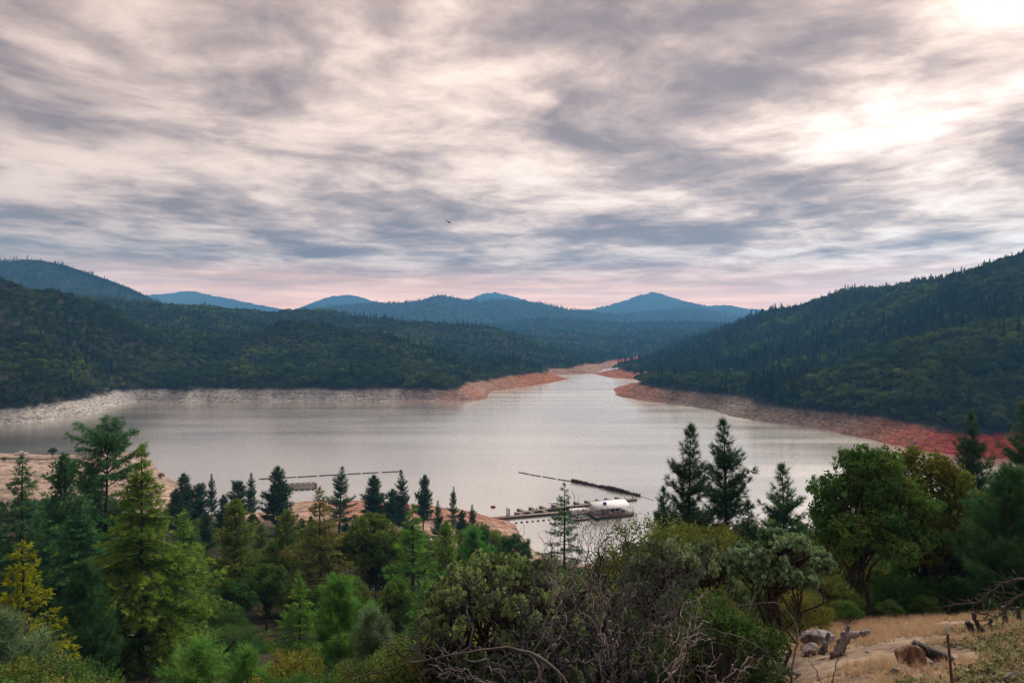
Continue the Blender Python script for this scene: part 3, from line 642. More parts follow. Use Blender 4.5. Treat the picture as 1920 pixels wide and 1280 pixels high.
# --- foliage templates
TF_CEDAR = sprig(5, 0.30, 0.050, 55, 1)
TF_CEDAR2 = sprig(4, 0.26, 0.055, 40, 2)
TF_PINE = blade_tuft(17, 0.24, 0.020, 15, 75, 0.16, 3)
TF_PINE_FAR = blade_tuft(9, 0.42, 0.075, 15, 85, 0.22, 4)
TF_YOUNG = blade_tuft(20, 0.25, 0.014, 8, 62, 0.18, 5)
TF_OAK = leaf_clump(9, 0.15, 0.135, 0.085, 6)
TF_SHRUB = leaf_clump(10, 0.13, 0.070, 0.042, 7)
TF_MANZ = rosette(11, 0.062, 0.040, 8)
TF_HILL = leaf_clump(5, 0.55, 0.95, 0.75, 9)
TF_HILLP = blade_tuft(5, 1.1, 0.42, 30, 95, 0.4, 10)

BARKOF = {}
PROTO = {}
def keep_proto(name, H, pair, bark):
    tr, cr = pair
    H = max(np.concatenate(tr.v)[:, 2].max(), 0 if cr is None else np.quantile(np.concatenate(cr.v)[:, 2], .9997)) if cr is not None else np.quantile(np.concatenate(tr.v)[:, 2], .985)
    PROTO[name] = (H, tr.mesh(name + '_trunk', M[bark], True), None if cr is None else cr.mesh(name + '_crown', M['oak']))
cone = lambda t: (1 - t) ** 0.85 * (0.55 + 0.45 * np.clip((1 - t) * 1.6, 0, 1))
cone_s = lambda t: (1 - t) ** 1.05
egg = lambda t: np.sin(np.clip(t * 0.9 + 0.12, 0, 1) * np.pi) ** .6 * (1 - t * .45)
layer = lambda t: (0.95 - 0.55 * t) * (0.6 + .4 * np.sin(t * 21) ** 2) * np.where(t > .97, .5, 1)
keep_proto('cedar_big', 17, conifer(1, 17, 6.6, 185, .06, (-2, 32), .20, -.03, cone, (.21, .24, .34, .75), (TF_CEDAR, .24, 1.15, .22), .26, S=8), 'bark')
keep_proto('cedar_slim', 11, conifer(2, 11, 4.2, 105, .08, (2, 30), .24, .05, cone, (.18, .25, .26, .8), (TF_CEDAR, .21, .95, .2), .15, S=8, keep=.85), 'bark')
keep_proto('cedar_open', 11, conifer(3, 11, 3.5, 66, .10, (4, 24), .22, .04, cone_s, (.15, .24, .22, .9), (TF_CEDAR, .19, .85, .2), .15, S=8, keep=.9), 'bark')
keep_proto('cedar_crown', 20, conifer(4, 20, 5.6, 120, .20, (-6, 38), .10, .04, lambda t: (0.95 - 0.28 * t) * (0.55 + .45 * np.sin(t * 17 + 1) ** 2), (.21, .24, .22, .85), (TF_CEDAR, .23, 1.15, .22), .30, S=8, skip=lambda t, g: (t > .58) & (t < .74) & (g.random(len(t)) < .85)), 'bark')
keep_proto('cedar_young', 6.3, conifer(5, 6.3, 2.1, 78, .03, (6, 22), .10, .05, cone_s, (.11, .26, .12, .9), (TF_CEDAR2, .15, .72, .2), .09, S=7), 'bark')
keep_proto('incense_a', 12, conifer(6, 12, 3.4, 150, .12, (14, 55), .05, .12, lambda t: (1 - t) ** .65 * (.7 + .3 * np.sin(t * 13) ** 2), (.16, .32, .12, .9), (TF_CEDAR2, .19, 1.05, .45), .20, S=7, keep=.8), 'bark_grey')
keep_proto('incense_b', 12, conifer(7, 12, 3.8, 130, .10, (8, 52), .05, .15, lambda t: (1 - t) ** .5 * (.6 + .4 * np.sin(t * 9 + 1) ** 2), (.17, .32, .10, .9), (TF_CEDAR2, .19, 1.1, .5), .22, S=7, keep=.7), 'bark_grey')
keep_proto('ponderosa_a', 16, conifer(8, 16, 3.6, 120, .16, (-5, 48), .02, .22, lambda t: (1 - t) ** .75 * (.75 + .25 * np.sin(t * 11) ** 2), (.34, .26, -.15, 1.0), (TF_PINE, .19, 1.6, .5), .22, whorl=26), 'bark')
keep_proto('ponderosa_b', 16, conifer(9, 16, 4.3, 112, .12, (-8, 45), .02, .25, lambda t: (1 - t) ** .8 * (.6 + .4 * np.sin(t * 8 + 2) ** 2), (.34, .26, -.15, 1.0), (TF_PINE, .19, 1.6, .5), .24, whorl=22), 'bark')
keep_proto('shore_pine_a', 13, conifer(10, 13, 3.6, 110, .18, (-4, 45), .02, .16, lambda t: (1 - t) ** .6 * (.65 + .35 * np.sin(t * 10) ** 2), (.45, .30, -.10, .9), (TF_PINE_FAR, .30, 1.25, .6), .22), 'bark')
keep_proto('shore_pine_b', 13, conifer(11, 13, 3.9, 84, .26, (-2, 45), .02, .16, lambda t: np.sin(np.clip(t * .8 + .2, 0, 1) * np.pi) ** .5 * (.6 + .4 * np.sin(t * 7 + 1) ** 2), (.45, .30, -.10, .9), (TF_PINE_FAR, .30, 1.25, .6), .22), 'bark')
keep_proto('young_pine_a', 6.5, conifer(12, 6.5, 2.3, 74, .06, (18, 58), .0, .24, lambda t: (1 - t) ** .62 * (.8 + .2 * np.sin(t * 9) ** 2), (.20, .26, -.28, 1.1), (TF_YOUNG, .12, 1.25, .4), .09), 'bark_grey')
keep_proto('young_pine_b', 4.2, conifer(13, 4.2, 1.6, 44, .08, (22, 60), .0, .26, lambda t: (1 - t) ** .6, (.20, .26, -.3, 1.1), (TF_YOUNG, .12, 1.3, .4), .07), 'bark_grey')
keep_proto('oak_a', 8, broadleaf(20, 8, 2.7, .20, 46, .62, TF_OAK, 78, 1.1, .14, up=.3), 'bark')
keep_proto('oak_b', 8, broadleaf(21, 8, 3.0, .18, 48, .62, TF_OAK, 72, 1.1, .14, up=.3), 'bark')
keep_proto('oak_c', 8, broadleaf(22, 8, 3.2, .22, 44, .7, TF_OAK, 75, 1.1, .15, up=.3), 'bark')
keep_proto('brush_a', 4, broadleaf(23, 4, 2.1, .05, 34, .55, TF_SHRUB, 90, 1.15, .06, stems=3, up=.3), 'bark_grey')
keep_proto('brush_b', 4, broadleaf(24, 4, 2.3, .03, 36, .58, TF_SHRUB, 90, 1.15, .06, stems=4, up=.3), 'bark_grey')
keep_proto('brush_c', 3, broadleaf(25, 3, 1.7, .02, 30, .48, TF_SHRUB, 85, 1.1, .05, stems=4, up=.3), 'bark_grey')
keep_proto('manzanita_a', 3.2, broadleaf(26, 5.0, 2.9, .34, 100, .28, TF_MANZ, 44, 1.5, .10, flat=.9, stems=5, amp=.26, up=.9, shell=.2), 'bark_manz')
keep_proto('manzanita_b', 3.0, broadleaf(27, 3.0, 1.05, .50, 44, .17, TF_MANZ, 48, 1.15, .05, flat=1.0, stems=1, amp=.28, up=.9, shell=.2), 'bark_manz')
keep_proto('dead_a', 4.6, dead_shrub(28, 4.6, 1.7, 5, 5, (3, 3, 2, 2, 2), .15, .22), 'dead_dark')
keep_proto('dead_b', 4.6, dead_shrub(29, 4.6, 2.0, 4, 5, (3, 3, 2, 2, 2), .13, .22), 'dead_dark')
keep_proto('dead_c', 3.0, dead_shrub(30, 3.0, 1.3, 3, 4, (3, 3, 2, 2), .06, .26), 'dead_pale')

# ------------------------------------------------------------------ near trees and shrubs, one by one
def retint(me, mat):
    pass
def plant(proto, name, cat, x, y, H, mat, label, group=None, wide=1.0, rz=None, z=None, bark=None, lean=(0, 0)):
    h, tm, cm = PROTO[proto]; s = H / h
    zz = h1(x, y) if z is None else z
    o = empty(name, (x, y, zz), random.uniform(0, 6.28) if rz is None else rz); o.scale = (s * wide, s * wide, s)
    o.rotation_euler[0], o.rotation_euler[1] = lean
    tag(o, label, cat, group)
    t = link(bpy.data.objects.new('trunk', tm), o)
    if bark: t.material_slots[0].link = 'OBJECT'; t.material_slots[0].material = M[bark]
    if cm is not None:
        c = link(bpy.data.objects.new('crown', cm), o); c.material_slots[0].link = 'OBJECT'; c.material_slots[0].material = M[mat]
    return o
def at_px(proto, name, cat, u, vtop, y, mat, label, group=None, wide=1.0, rz=None, bark=None, lean=(0, 0)):
    x = (u - 960) / F * y; zb = h1(x, y); H = CAMZ - (vtop - HV) / F * y - zb
    return plant(proto, name, cat, x, y, H, mat, label, group, wide, rz, zb, bark, lean)
random.seed(5)
TREES = [
 # left: cedars
 ('cedar_crown', 'cedar_tree', 'cedar', 196, 787, 72, 'cedar_dark', 'tall cedar with a spreading flat-topped crown above the sandy spit', 1.0),
 ('cedar_big', 'cedar_tree', 'cedar', 265, 836, 62, 'cedar', 'large pyramidal green cedar with drooping tip in front of the flat-topped cedar', 1.05),
 ('cedar_young', 'cedar_tree', 'cedar', 45, 1014, 38, 'cedar_yellow', 'small yellow cedar at the left edge', 1.05),
 ('cedar_slim', 'cedar_tree', 'cedar', 42, 852, 86, 'cedar_dark', 'dark dense conifer at the left edge below the sand', 1.0),
 ('incense_a', 'cedar_tree', 'cedar', 118, 850, 82, 'cedar_dark', 'dark conifer with a thin bare leader left of the flat-topped cedar', .9),
 ('shore_pine_a', 'pine_tree', 'pine', 172, 872, 118, 'pine', 'dark pine half hidden behind the flat-topped cedar', 1.1),
 ('cedar_big', 'cedar_tree', 'cedar', 150, 930, 66, 'cedar_dark', 'broad dark cedar low between the yellow and the tall cedars', 1.15),
 ('cedar_slim', 'cedar_tree', 'cedar', 345, 955, 74, 'cedar', 'layered green cedar close right of the large pyramidal cedar', 1.1),
 ('incense_a', 'cedar_tree', 'cedar', 440, 935, 88, 'incense', 'olive cedar with bare grey lower branches and a visible trunk', 1.15),
 ('incense_b', 'cedar_tree', 'cedar', 538, 955, 92, 'incense', 'rusty olive cedar between the bare-branched cedar and the brown cedar', 1.0),
 ('cedar_slim', 'cedar_tree', 'cedar', 600, 912, 88, 'cedar_brown', 'brown-tinged drooping cedar with a curled tip before the red shore', 1.15),
 ('cedar_open', 'cedar_tree', 'cedar', 774, 945, 68, 'cedar', 'light green cedar with separate airy tiers in the middle of the slope', 1.2),
 ('cedar_open', 'cedar_tree', 'cedar', 1058, 905, 74, 'cedar_dark', 'slender dark cedar whose thin top stands before the dock', 1.0),
 ('incense_a', 'cypress_tree', 'cypress', 838, 975, 86, 'cedar', 'dense green column of a conifer left of the young round pine', 1.0),
 ('oak_a', 'oak_tree', 'oak', 690, 962, 92, 'oak_olive', 'olive oak with a dark forked trunk behind the airy cedar', 1.2),
 ('oak_c', 'oak_tree', 'oak', 905, 975, 120, 'oak_olive', 'olive oak below the end of the gangway', 1.1),
 ('oak_b', 'oak_tree', 'oak', 965, 1000, 110, 'oak', 'green oak beside the water gap under the gangway', .9),
 ('young_pine_a', 'pine_tree', 'pine', 890, 985, 78, 'pine_young', 'young bright pine with long needles below the gangway', 1.0),
 # young pines at the bottom
 ('young_pine_a', 'pine_tree', 'pine', 640, 1072, 33, 'pine_young', 'large bushy young pine with bright needles at the bottom left of centre', 1.05),
 ('young_pine_b', 'pine_tree', 'pine', 372, 1185, 25, 'pine_young', 'fluffy young pine cut by the bottom edge under the bare-branched cedar', 1.1),
 ('young_pine_b', 'pine_tree', 'pine', 462, 1200, 24, 'pine_young', 'small slim young pine right of the fluffy one at the bottom', .9),
 ('young_pine_a', 'pine_tree', 'pine', 700, 1135, 27, 'pine_grey', 'soft blue-green young pine right of the large bushy one', .95),
 ('young_pine_b', 'pine_tree', 'pine', -5, 1130, 27, 'pine_grey', 'soft grey-green pine in the bottom left corner', 1.3),
 ('young_pine_a', 'pine_tree', 'pine', 160, 1045, 52, 'pine_soft', 'young green pine between the yellow cedar and the large cedar', .8),
 # pines before the water on the right
 ('ponderosa_a', 'pine_tree', 'pine', 1290, 794, 50, 'pine', 'tall pine with a pointed top, left of the pair before the lake', 1.0),
 ('ponderosa_b', 'pine_tree', 'pine', 1364, 784, 48, 'pine', 'tallest pine with open upper branches, right of the pair before the lake', 1.0),
 ('ponderosa_a', 'pine_tree', 'pine', 1472, 868, 46, 'pine', 'shorter pine standing alone right of the tall pair', 1.1),
 ('ponderosa_b', 'pine_tree', 'pine', 1243, 912, 47, 'pine', 'low pine with several upright tips at the foot of the tall pair', .9),
 ('ponderosa_a', 'pine_tree', 'pine', 1405, 935, 44, 'pine', 'small pine filling the gap between the tall pair and the lone pine', 1.2),
 ('ponderosa_b', 'pine_tree', 'pine', 1826, 772, 54, 'pine', 'green pine standing before the red bank at the right', .95),
 ('ponderosa_a', 'pine_tree', 'pine', 1925, 752, 60, 'pine', 'thin pine at the right edge before the wooded hill', 1.0),
 # oaks on the right
 ('oak_a', 'oak_tree', 'oak', 1632, 832, 30, 'oak', 'large dark green oak at the edge of the dry grass', .95),
 ('oak_b', 'oak_tree', 'oak', 1735, 830, 35, 'oak_olive', 'paler olive oak behind the right side of the large oak', 1.0),
 ('oak_c', 'oak_tree', 'oak', 1790, 925, 38, 'oak', 'oak in shade between the olive oak and the soft pine', 1.0),
 ('oak_c', 'oak_tree', 'oak', 1560, 985, 40, 'oak_olive', 'low yellowish oak left of the large oak', .9),
 ('young_pine_a', 'pine_tree', 'pine', 1890, 865, 29, 'pine_soft', 'wide soft needled pine at the right edge above the grass', 1.2),
 ('young_pine_a', 'pine_tree', 'pine', 1985, 850, 31, 'pine_soft', 'soft needled pine cut by the right edge', 1.3),
 # brush
 ('brush_b', 'shrub', 'shrub', 1262, 962, 33, 'oak_olive', 'rusty brown brush oak under the low pine with upright tips', 1.0),
 ('brush_a', 'shrub', 'shrub', 1345, 980, 30, 'oak_olive', 'olive brush oak between the two grey-green manzanitas', 1.0),
 ('brush_a', 'shrub', 'shrub', 1400, 1075, 25, 'shrub', 'dark shrub under the round manzanita on the right', 1.1),
 ('brush_c', 'shrub', 'shrub', 1395, 1145, 20, 'shrub_gold', 'golden leaved shrub left of the crooked manzanita stem', 1.0),
 ('brush_c', 'shrub', 'shrub', 1500, 1105, 22, 'shrub_gold', 'golden leaved shrub right of the crooked manzanita stem', 1.0),
 ('brush_b', 'shrub', 'shrub', 1560, 1075, 27, 'shrub', 'green shrub behind the grey boulder', 1.0),
 ('brush_a', 'shrub', 'shrub', 1290, 1110, 21, 'shrub', 'dark leafy shrub below the left manzanita', 1.0),
 ('brush_b', 'shrub', 'shrub', 830, 1165, 23, 'shrub_gold', 'yellow-green shrub at the bottom below the airy cedar', 1.0),
 ('brush_c', 'shrub', 'shrub', 985, 1195, 19, 'manz_dull', 'leafy sprouting shrub at the foot of the dead shrubs', 1.0),
 ('brush_c', 'shrub', 'shrub', 545, 1215, 22, 'shrub_gold', 'small pale leafed shrub between two young pines at the bottom', .7),
 ('brush_a', 'shrub', 'shrub', 1700, 1080, 33, 'oak', 'dark shrub in the shade under the oaks', 1.2),
 ('brush_b', 'shrub', 'shrub', 1790, 1075, 32, 'oak', 'dark shrub behind the burnt stumps', 1.1),
 ('brush_c', 'shrub', 'shrub', 1475, 1140, 24, 'shrub', 'low shrub behind the flat pale stone', 1.0),
 ('brush_a', 'shrub', 'shrub', 1590, 1125, 24.5, 'oak', 'low dark shrub behind the grey log', 1.0),
 ('brush_b', 'shrub', 'shrub', 1668, 1120, 26, 'oak', 'low dark shrub at the foot of the large dark oak', 1.1),
 ('brush_a', 'shrub', 'shrub', 1735, 1115, 27, 'oak', 'low shrub right of the foot of the large dark oak', 1.0),
 ('brush_a', 'shrub', 'shrub', 1130, 1090, 25, 'shrub', 'green leafy shrub behind the dead shrubs', 1.0),
 ('brush_b', 'shrub', 'shrub', 1030, 1100, 24, 'manz_dull', 'grey-green leafy shrub behind the left dead shrub', .9),
 ('manzanita_a', 'manzanita', 'manzanita', 955, 1040, 20, 'manz_dull', 'spreading manzanita with dark twisted limbs left of the dead shrubs', .8),
 ('manzanita_a', 'manzanita', 'manzanita', 1280, 1005, 20, 'manz', 'full grey-green manzanita right of the dead shrubs', .68),
 ('manzanita_b', 'manzanita', 'manzanita', 1462, 993, 18, 'manz', 'round grey-green manzanita on a crooked dark stem by the boulder', .95),
 ('dead_a', 'dead_shrub', 'dead shrub', 1185, 958, 16, None, 'dense dead shrub with dark upright twigs in the centre foreground', 1.0),
 ('dead_b', 'dead_shrub', 'dead shrub', 1050, 975, 16.5, None, 'dead shrub with fine twigs left of the dense one', 1.0),
 ('dead_b', 'dead_shrub', 'dead shrub', 1130, 1010, 14.5, None, 'smaller dark dead shrub in front of the dense one', .9),
 ('dead_c', 'dead_shrub', 'dead shrub', 1105, 1050, 14.5, None, 'bleached dead shrub with silvery writhing limbs', .9),
 ('dead_c', 'dead_shrub', 'dead shrub', 1195, 1085, 14, None, 'second bleached dead shrub with crooked pale limbs on the right', .8),
]
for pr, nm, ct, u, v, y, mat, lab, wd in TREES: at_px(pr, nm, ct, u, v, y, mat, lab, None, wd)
# the pines along the near shore
SHOREP = [(345, 886, 190, 'a', 'dark shore pine beside the sandy point'), (397, 888, 204, 'p', 'slender shore pine with water on both sides'), (443, 900, 192, 'b', 'short shore pine left of the twin tops'), (470, 886, 206, 'p', 'shore pine with a pale layered top beside the short one'),
          (519, 872, 184, 'a', 'dense dark shore pine before the float raft'), (636, 873, 188, 'q', 'round-topped shore pine behind the curled brown cedar'), (703, 889, 194, 'a', 'dark shore pine in the middle of the red beach'), (757, 880, 190, 'p', 'broad shore pine with clear layers above the airy cedar'),
          (793, 889, 202, 'a', 'thin shore pine right of the broad layered one'), (849, 912, 206, 'q', 'shore pine with a long bare trunk and a tufted top'), (822, 938, 188, 'p', 'small dark shore pine left of the bare-trunked one'), (884, 946, 190, 'q', 'little thin shore pine nearest the gangway'),
          (375, 905, 180, 'b', 'low shore pine at the foot of the sandy point'), (735, 915, 196, 'a', 'small shore pine left of the broad layered one'), (868, 955, 180, 'a', 'stubby shore pine under the little thin one'), (420, 925, 170, 'a', 'low shore pine below the short one'), (330, 915, 175, 'a', 'dark pine right behind the large cedar')]
for u, v, y, k, lab in SHOREP: at_px({'a': 'shore_pine_a', 'b': 'shore_pine_b', 'p': 'ponderosa_a', 'q': 'ponderosa_b'}[k], 'pine_tree', 'pine', u, v, y, 'pine', lab, 'pines along the near shore', random.uniform(.75, 1.2), None, None, (random.uniform(-.04, .04), random.uniform(-.04, .04)))
# filling growth between them
LOOK = {'oak': 'dark green', 'oak_olive': 'olive', 'shrub': 'green', 'shrub_gold': 'yellowish', 'incense': 'rusty olive', 'cedar': 'bright green', 'pine': 'dark', 'cedar_dark': 'dark green', 'pine_young': 'bright green', 'manz_dull': 'grey-green'}
ANCH = [(u, v, lab) for _, _, _, u, v, y, _, lab, _ in TREES] + [(u, v, lab) for u, v, y, k, lab in SHOREP]
SHORT = lambda lab: ' '.join(lab.split()[:5]).rstrip(',')
USED = {}
def fill_label(nm, mat, H, u, v):
    kind = {'oak_tree': 'oak', 'shrub': 'shrub', 'cedar_tree': 'cedar', 'pine_tree': 'pine'}[nm]
    size = 'low' if H < 3 else ('middling' if H < 6 else 'tall')
    au, av, al = min(ANCH, key=lambda a: (a[0] - u) ** 2 + ((a[1] + 60 - v) * .7) ** 2)
    words = al.replace(',', '').split(); anchor = ' '.join(words[:5])
    while anchor.split()[-1] in ('with', 'a', 'an', 'the', 'and', 'in', 'on', 'at', 'of', 'below', 'left', 'right', 'behind', 'before', 'between', 'under', 'whose', 'half', 'standing', 'cut', 'by', 'beside'): anchor = ' '.join(anchor.split()[:-1])
    side = 'left of' if u < au - 12 else ('right of' if u > au + 12 else ('below' if v > av else 'above'))
    return f'{size} {LOOK[mat]} {kind} {side} the {anchor}'
def fill():
    g = np.random.default_rng(77); done = [((t[3] - 960) / F * t[5], t[5]) for t in TREES]; n = 0
    protos = [('oak_a', 'oak_tree', 'oak', 'oak_olive', .95), ('oak_b', 'oak_tree', 'oak', 'oak', 1.0), ('brush_b', 'shrub', 'shrub', 'shrub', 1.0), ('incense_b', 'cedar_tree', 'cedar', 'incense', 1.1), ('brush_a', 'shrub', 'shrub', 'shrub_gold', 1.0), ('cedar_slim', 'cedar_tree', 'cedar', 'cedar', 1.1), ('shore_pine_a', 'pine_tree', 'pine', 'pine', 1.1), ('brush_c', 'shrub', 'shrub', 'shrub', 1.0), ('oak_c', 'oak_tree', 'oak', 'oak_olive', 1.0), ('brush_a', 'shrub', 'shrub', 'oak', 1.0)]
    UA = (0, 100, 200, 320, 420, 600, 800, 930, 960, 1150, 1200, 1400, 1500, 1560, 1650, 1920)
    FARTOP = (905, 925, 925, 955, 960, 965, 985, 985, 1040, 1045, 985, 960, 965, 940, 900, 860)        # growth far down the slope
    MIDTOP = (1010, 1010, 1010, 1060, 1040, 1060, 1080, 1070, 1060, 1060, 1010, 1000, 1000, 1000, 960, 940)
    NEARTOP = (1225, 1235, 1255, 1262, 1255, 1245, 1195, 1150, 1140, 1110, 1090, 1090, 1080, 1080, 1080, 1060)
    for band, tries, cap, y0, y1, sep0, sep1, tops, ids, pr_ in (
        (0, 1500, 130, 95, 205, 2.4, .018, FARTOP, (0, 1, 3, 5, 6, 8), (.24, .22, .16, .10, .14, .14)),
        (1, 900, 60, 46, 95, 2.6, .02, MIDTOP, (0, 1, 2, 3, 9, 5), (.22, .22, .2, .14, .14, .08)),
        (2, 1400, 110, 14, 42, .8, .03, NEARTOP, (2, 4, 7, 9), (.34, .06, .28, .32))):
        k = 0
        for _ in range(tries):
            y = math.exp(g.uniform(math.log(y0), math.log(y1))); u = g.uniform(-50, 1970); x = (u - 960) / F * y
            if y < 36 and u > 1330 + 2.2 * (y - 14) ** 1.3: continue
            if u > 1000 and y > 172: continue
            if 840 < u < 1330 and y < 24: continue
            if u < 840 and y < 19: continue
            if 120 < u < 330 and 24 < y < 58: continue
            if abs(x + 39 + (y - 74) * .4) < 5 and 56 < y < 84: continue
            sep = sep0 + y * sep1
            if any((x - a) ** 2 + (y - b) ** 2 < sep * sep for a, b in done): continue
            zb = h1(x, y)
            if zb < 5.5: continue
            top = np.interp(u, UA, tops) + abs(g.normal()) * (16 if band < 2 else 22)
            Hm = CAMZ - (top - HV) / F * y - zb
            pr, nm, ct, mat, wd = protos[int(g.choice(ids, p=pr_))]
            lim = {'shrub': 4.6, 'oak_tree': 9, 'cedar_tree': 12, 'pine_tree': 13}[nm]
            H = min(Hm, lim * g.uniform(.65, 1.0))
            if H < (.5 if band == 2 else 1.8): continue
            wide = wd * (np.clip(4.5 / H, 1, 1.7) if band < 2 else np.clip(1.6 / H, 1, 2.0))
            plant(pr, nm, ct, x, y, H, mat, fill_label(nm, mat, H, u, top), {'oak_tree': 'oaks', 'shrub': 'shrubs', 'cedar_tree': 'cedars', 'pine_tree': 'pines'}[nm] + ' filling the near slope', wide, z=zb); done.append((x, y)); n += 1; k += 1
            if k >= cap: break
    return n
NFILL = fill()

# ------------------------------------------------------------------ woods on the hills
PCOL = bpy.data.collections.new('forest_kinds')                       # not in the scene: shapes the woods are grown from
KINDS = []
def hill_kind(name, H, pair, mat):
    tr, cr = pair; b = MB(); b.v = cr.v; b.t = cr.t; b.c = cr.c; b.n = cr.n
    me = b.mesh(name, M[mat]); me.materials.append(M['bark'])
    o = bpy.data.objects.new(name, me); PCOL.objects.link(o); KINDS.append((name, H, me))
def hill_oak(seed, H, Rw):
    g = np.random.default_rng(seed); cr = MB(); n = 15
    d = g.normal(size=(n, 3)); d /= np.linalg.norm(d, axis=1, keepdims=True); d[:, 2] = np.abs(d[:, 2])
    c = d * np.array((Rw * .68, Rw * .68, H * .36)) + np.array((0, 0, H * .42))
    for i in range(n):
        m = 26; e = g.normal(size=(m, 3)); e /= np.linalg.norm(e, axis=1, keepdims=True); e[:, 2] = np.abs(e[:, 2]) * .9 - .15
        r = Rw * g.uniform(.26, .46)
        cr.scatter(TF_HILL, c[i] + e * r, e + g.normal(size=(m, 3)) * .4, g.uniform(.45, .8, m) * H / 9, np.clip(.5 + .2 * g.normal() + g.uniform(-.35, .35, m), 0, 1), rg=g)
    return None, cr
def hill_conifer(seed, H, Rw, nb=90):
    g = np.random.default_rng(seed); cr = MB(); t = g.uniform(0, 1, nb * 4) ** .8; az = g.uniform(0, 6.28, nb * 4)
    lob = .72 + .28 * np.sin(t * 40 + az * 1.0)
    r = Rw * (1 - t) ** .8 * lob * g.uniform(.35, 1.0, nb * 4); p = np.column_stack((np.cos(az) * r, np.sin(az) * r, H * (.12 + .87 * t) - r * .2))
    d = np.column_stack((np.cos(az), np.sin(az), np.full(nb * 4, -.15) + t * .9)); cr.scatter(TF_HILLP, p, d, g.uniform(.6, 1.1, nb * 4) * (H / 15) * (1 - .45 * t), np.clip(.45 + g.uniform(-.4, .4, nb * 4), 0, 1), rg=g)
    cr.tubes(np.array(((0, 0, -1), (0, 0, H * .6), (0, 0, H * .99))), np.array((.22, .12, .02)) * H / 15, 5, 0.1)
    return None, cr
hill_kind('hill_oak_1', 8, hill_oak(41, 8, 4.2), 'hill_oak'); hill_kind('hill_oak_2', 9, hill_oak(42, 9, 4.6), 'hill_oak'); hill_kind('hill_oak_3', 7, hill_oak(43, 7, 4.4), 'hill_oak'); hill_kind('hill_oak_4', 8, hill_oak(44, 8, 3.9), 'hill_oak')
hill_kind('hill_pine_1', 16, hill_conifer(45, 16, 3.0), 'hill_pine'); hill_kind('hill_pine_2', 15, hill_conifer(46, 15, 3.5), 'hill_pine'); hill_kind('hill_pine_3', 17, hill_conifer(47, 17, 2.7), 'hill_pine')
def forest_object(name, pts, scl, rot, pick, label):
    me = bpy.data.meshes.new(name); me.vertices.add(len(pts)); me.vertices.foreach_set('co', np.asarray(pts, np.float32).ravel())
    a = me.attributes.new('scl', 'FLOAT_VECTOR', 'POINT'); a.data.foreach_set('vector', np.asarray(scl, np.float32).ravel())
    a = me.attributes.new('rot', 'FLOAT_VECTOR', 'POINT'); a.data.foreach_set('vector', np.asarray(rot, np.float32).ravel())
    a = me.attributes.new('pick', 'INT', 'POINT'); a.data.foreach_set('value', np.asarray(pick, np.int32))
    o = link(bpy.data.objects.new(name, me)); tag(o, label, None, None, 'stuff')
    ng = bpy.data.node_groups.new(name, 'GeometryNodeTree')
    ng.interface.new_socket('Geometry', in_out='INPUT', socket_type='NodeSocketGeometry'); ng.interface.new_socket('Geometry', in_out='OUTPUT', socket_type='NodeSocketGeometry')
    N = ng.nodes.new; L = ng.links.new; gi = N('NodeGroupInput'); go = N('NodeGroupOutput')
    ci = N('GeometryNodeCollectionInfo'); ci.inputs['Collection'].default_value = FORESTCOL[name]; ci.inputs['Separate Children'].default_value = True; ci.inputs['Reset Children'].default_value = True
    io = N('GeometryNodeInstanceOnPoints'); io.inputs['Pick Instance'].default_value = True
    def attr(nm, ty):
        n = N('GeometryNodeInputNamedAttribute'); n.data_type = ty; n.inputs['Name'].default_value = nm; return n.outputs['Attribute']
    L(gi.outputs[0], io.inputs['Points']); L(ci.outputs[0], io.inputs['Instance']); L(attr('pick', 'INT'), io.inputs['Instance Index'])
    L(attr('scl', 'FLOAT_VECTOR'), io.inputs['Scale'])
    try:
        er = N('FunctionNodeEulerToRotation'); L(attr('rot', 'FLOAT_VECTOR'), er.inputs[0]); L(er.outputs[0], io.inputs['Rotation'])
    except Exception: L(attr('rot', 'FLOAT_VECTOR'), io.inputs['Rotation'])
    L(io.outputs[0], go.inputs[0])
    md = o.modifiers.new('grow', 'NODES'); md.node_group = ng
    return o
FORESTCOL = {'hill_forest': PCOL, 'distant_forest': PCOL}
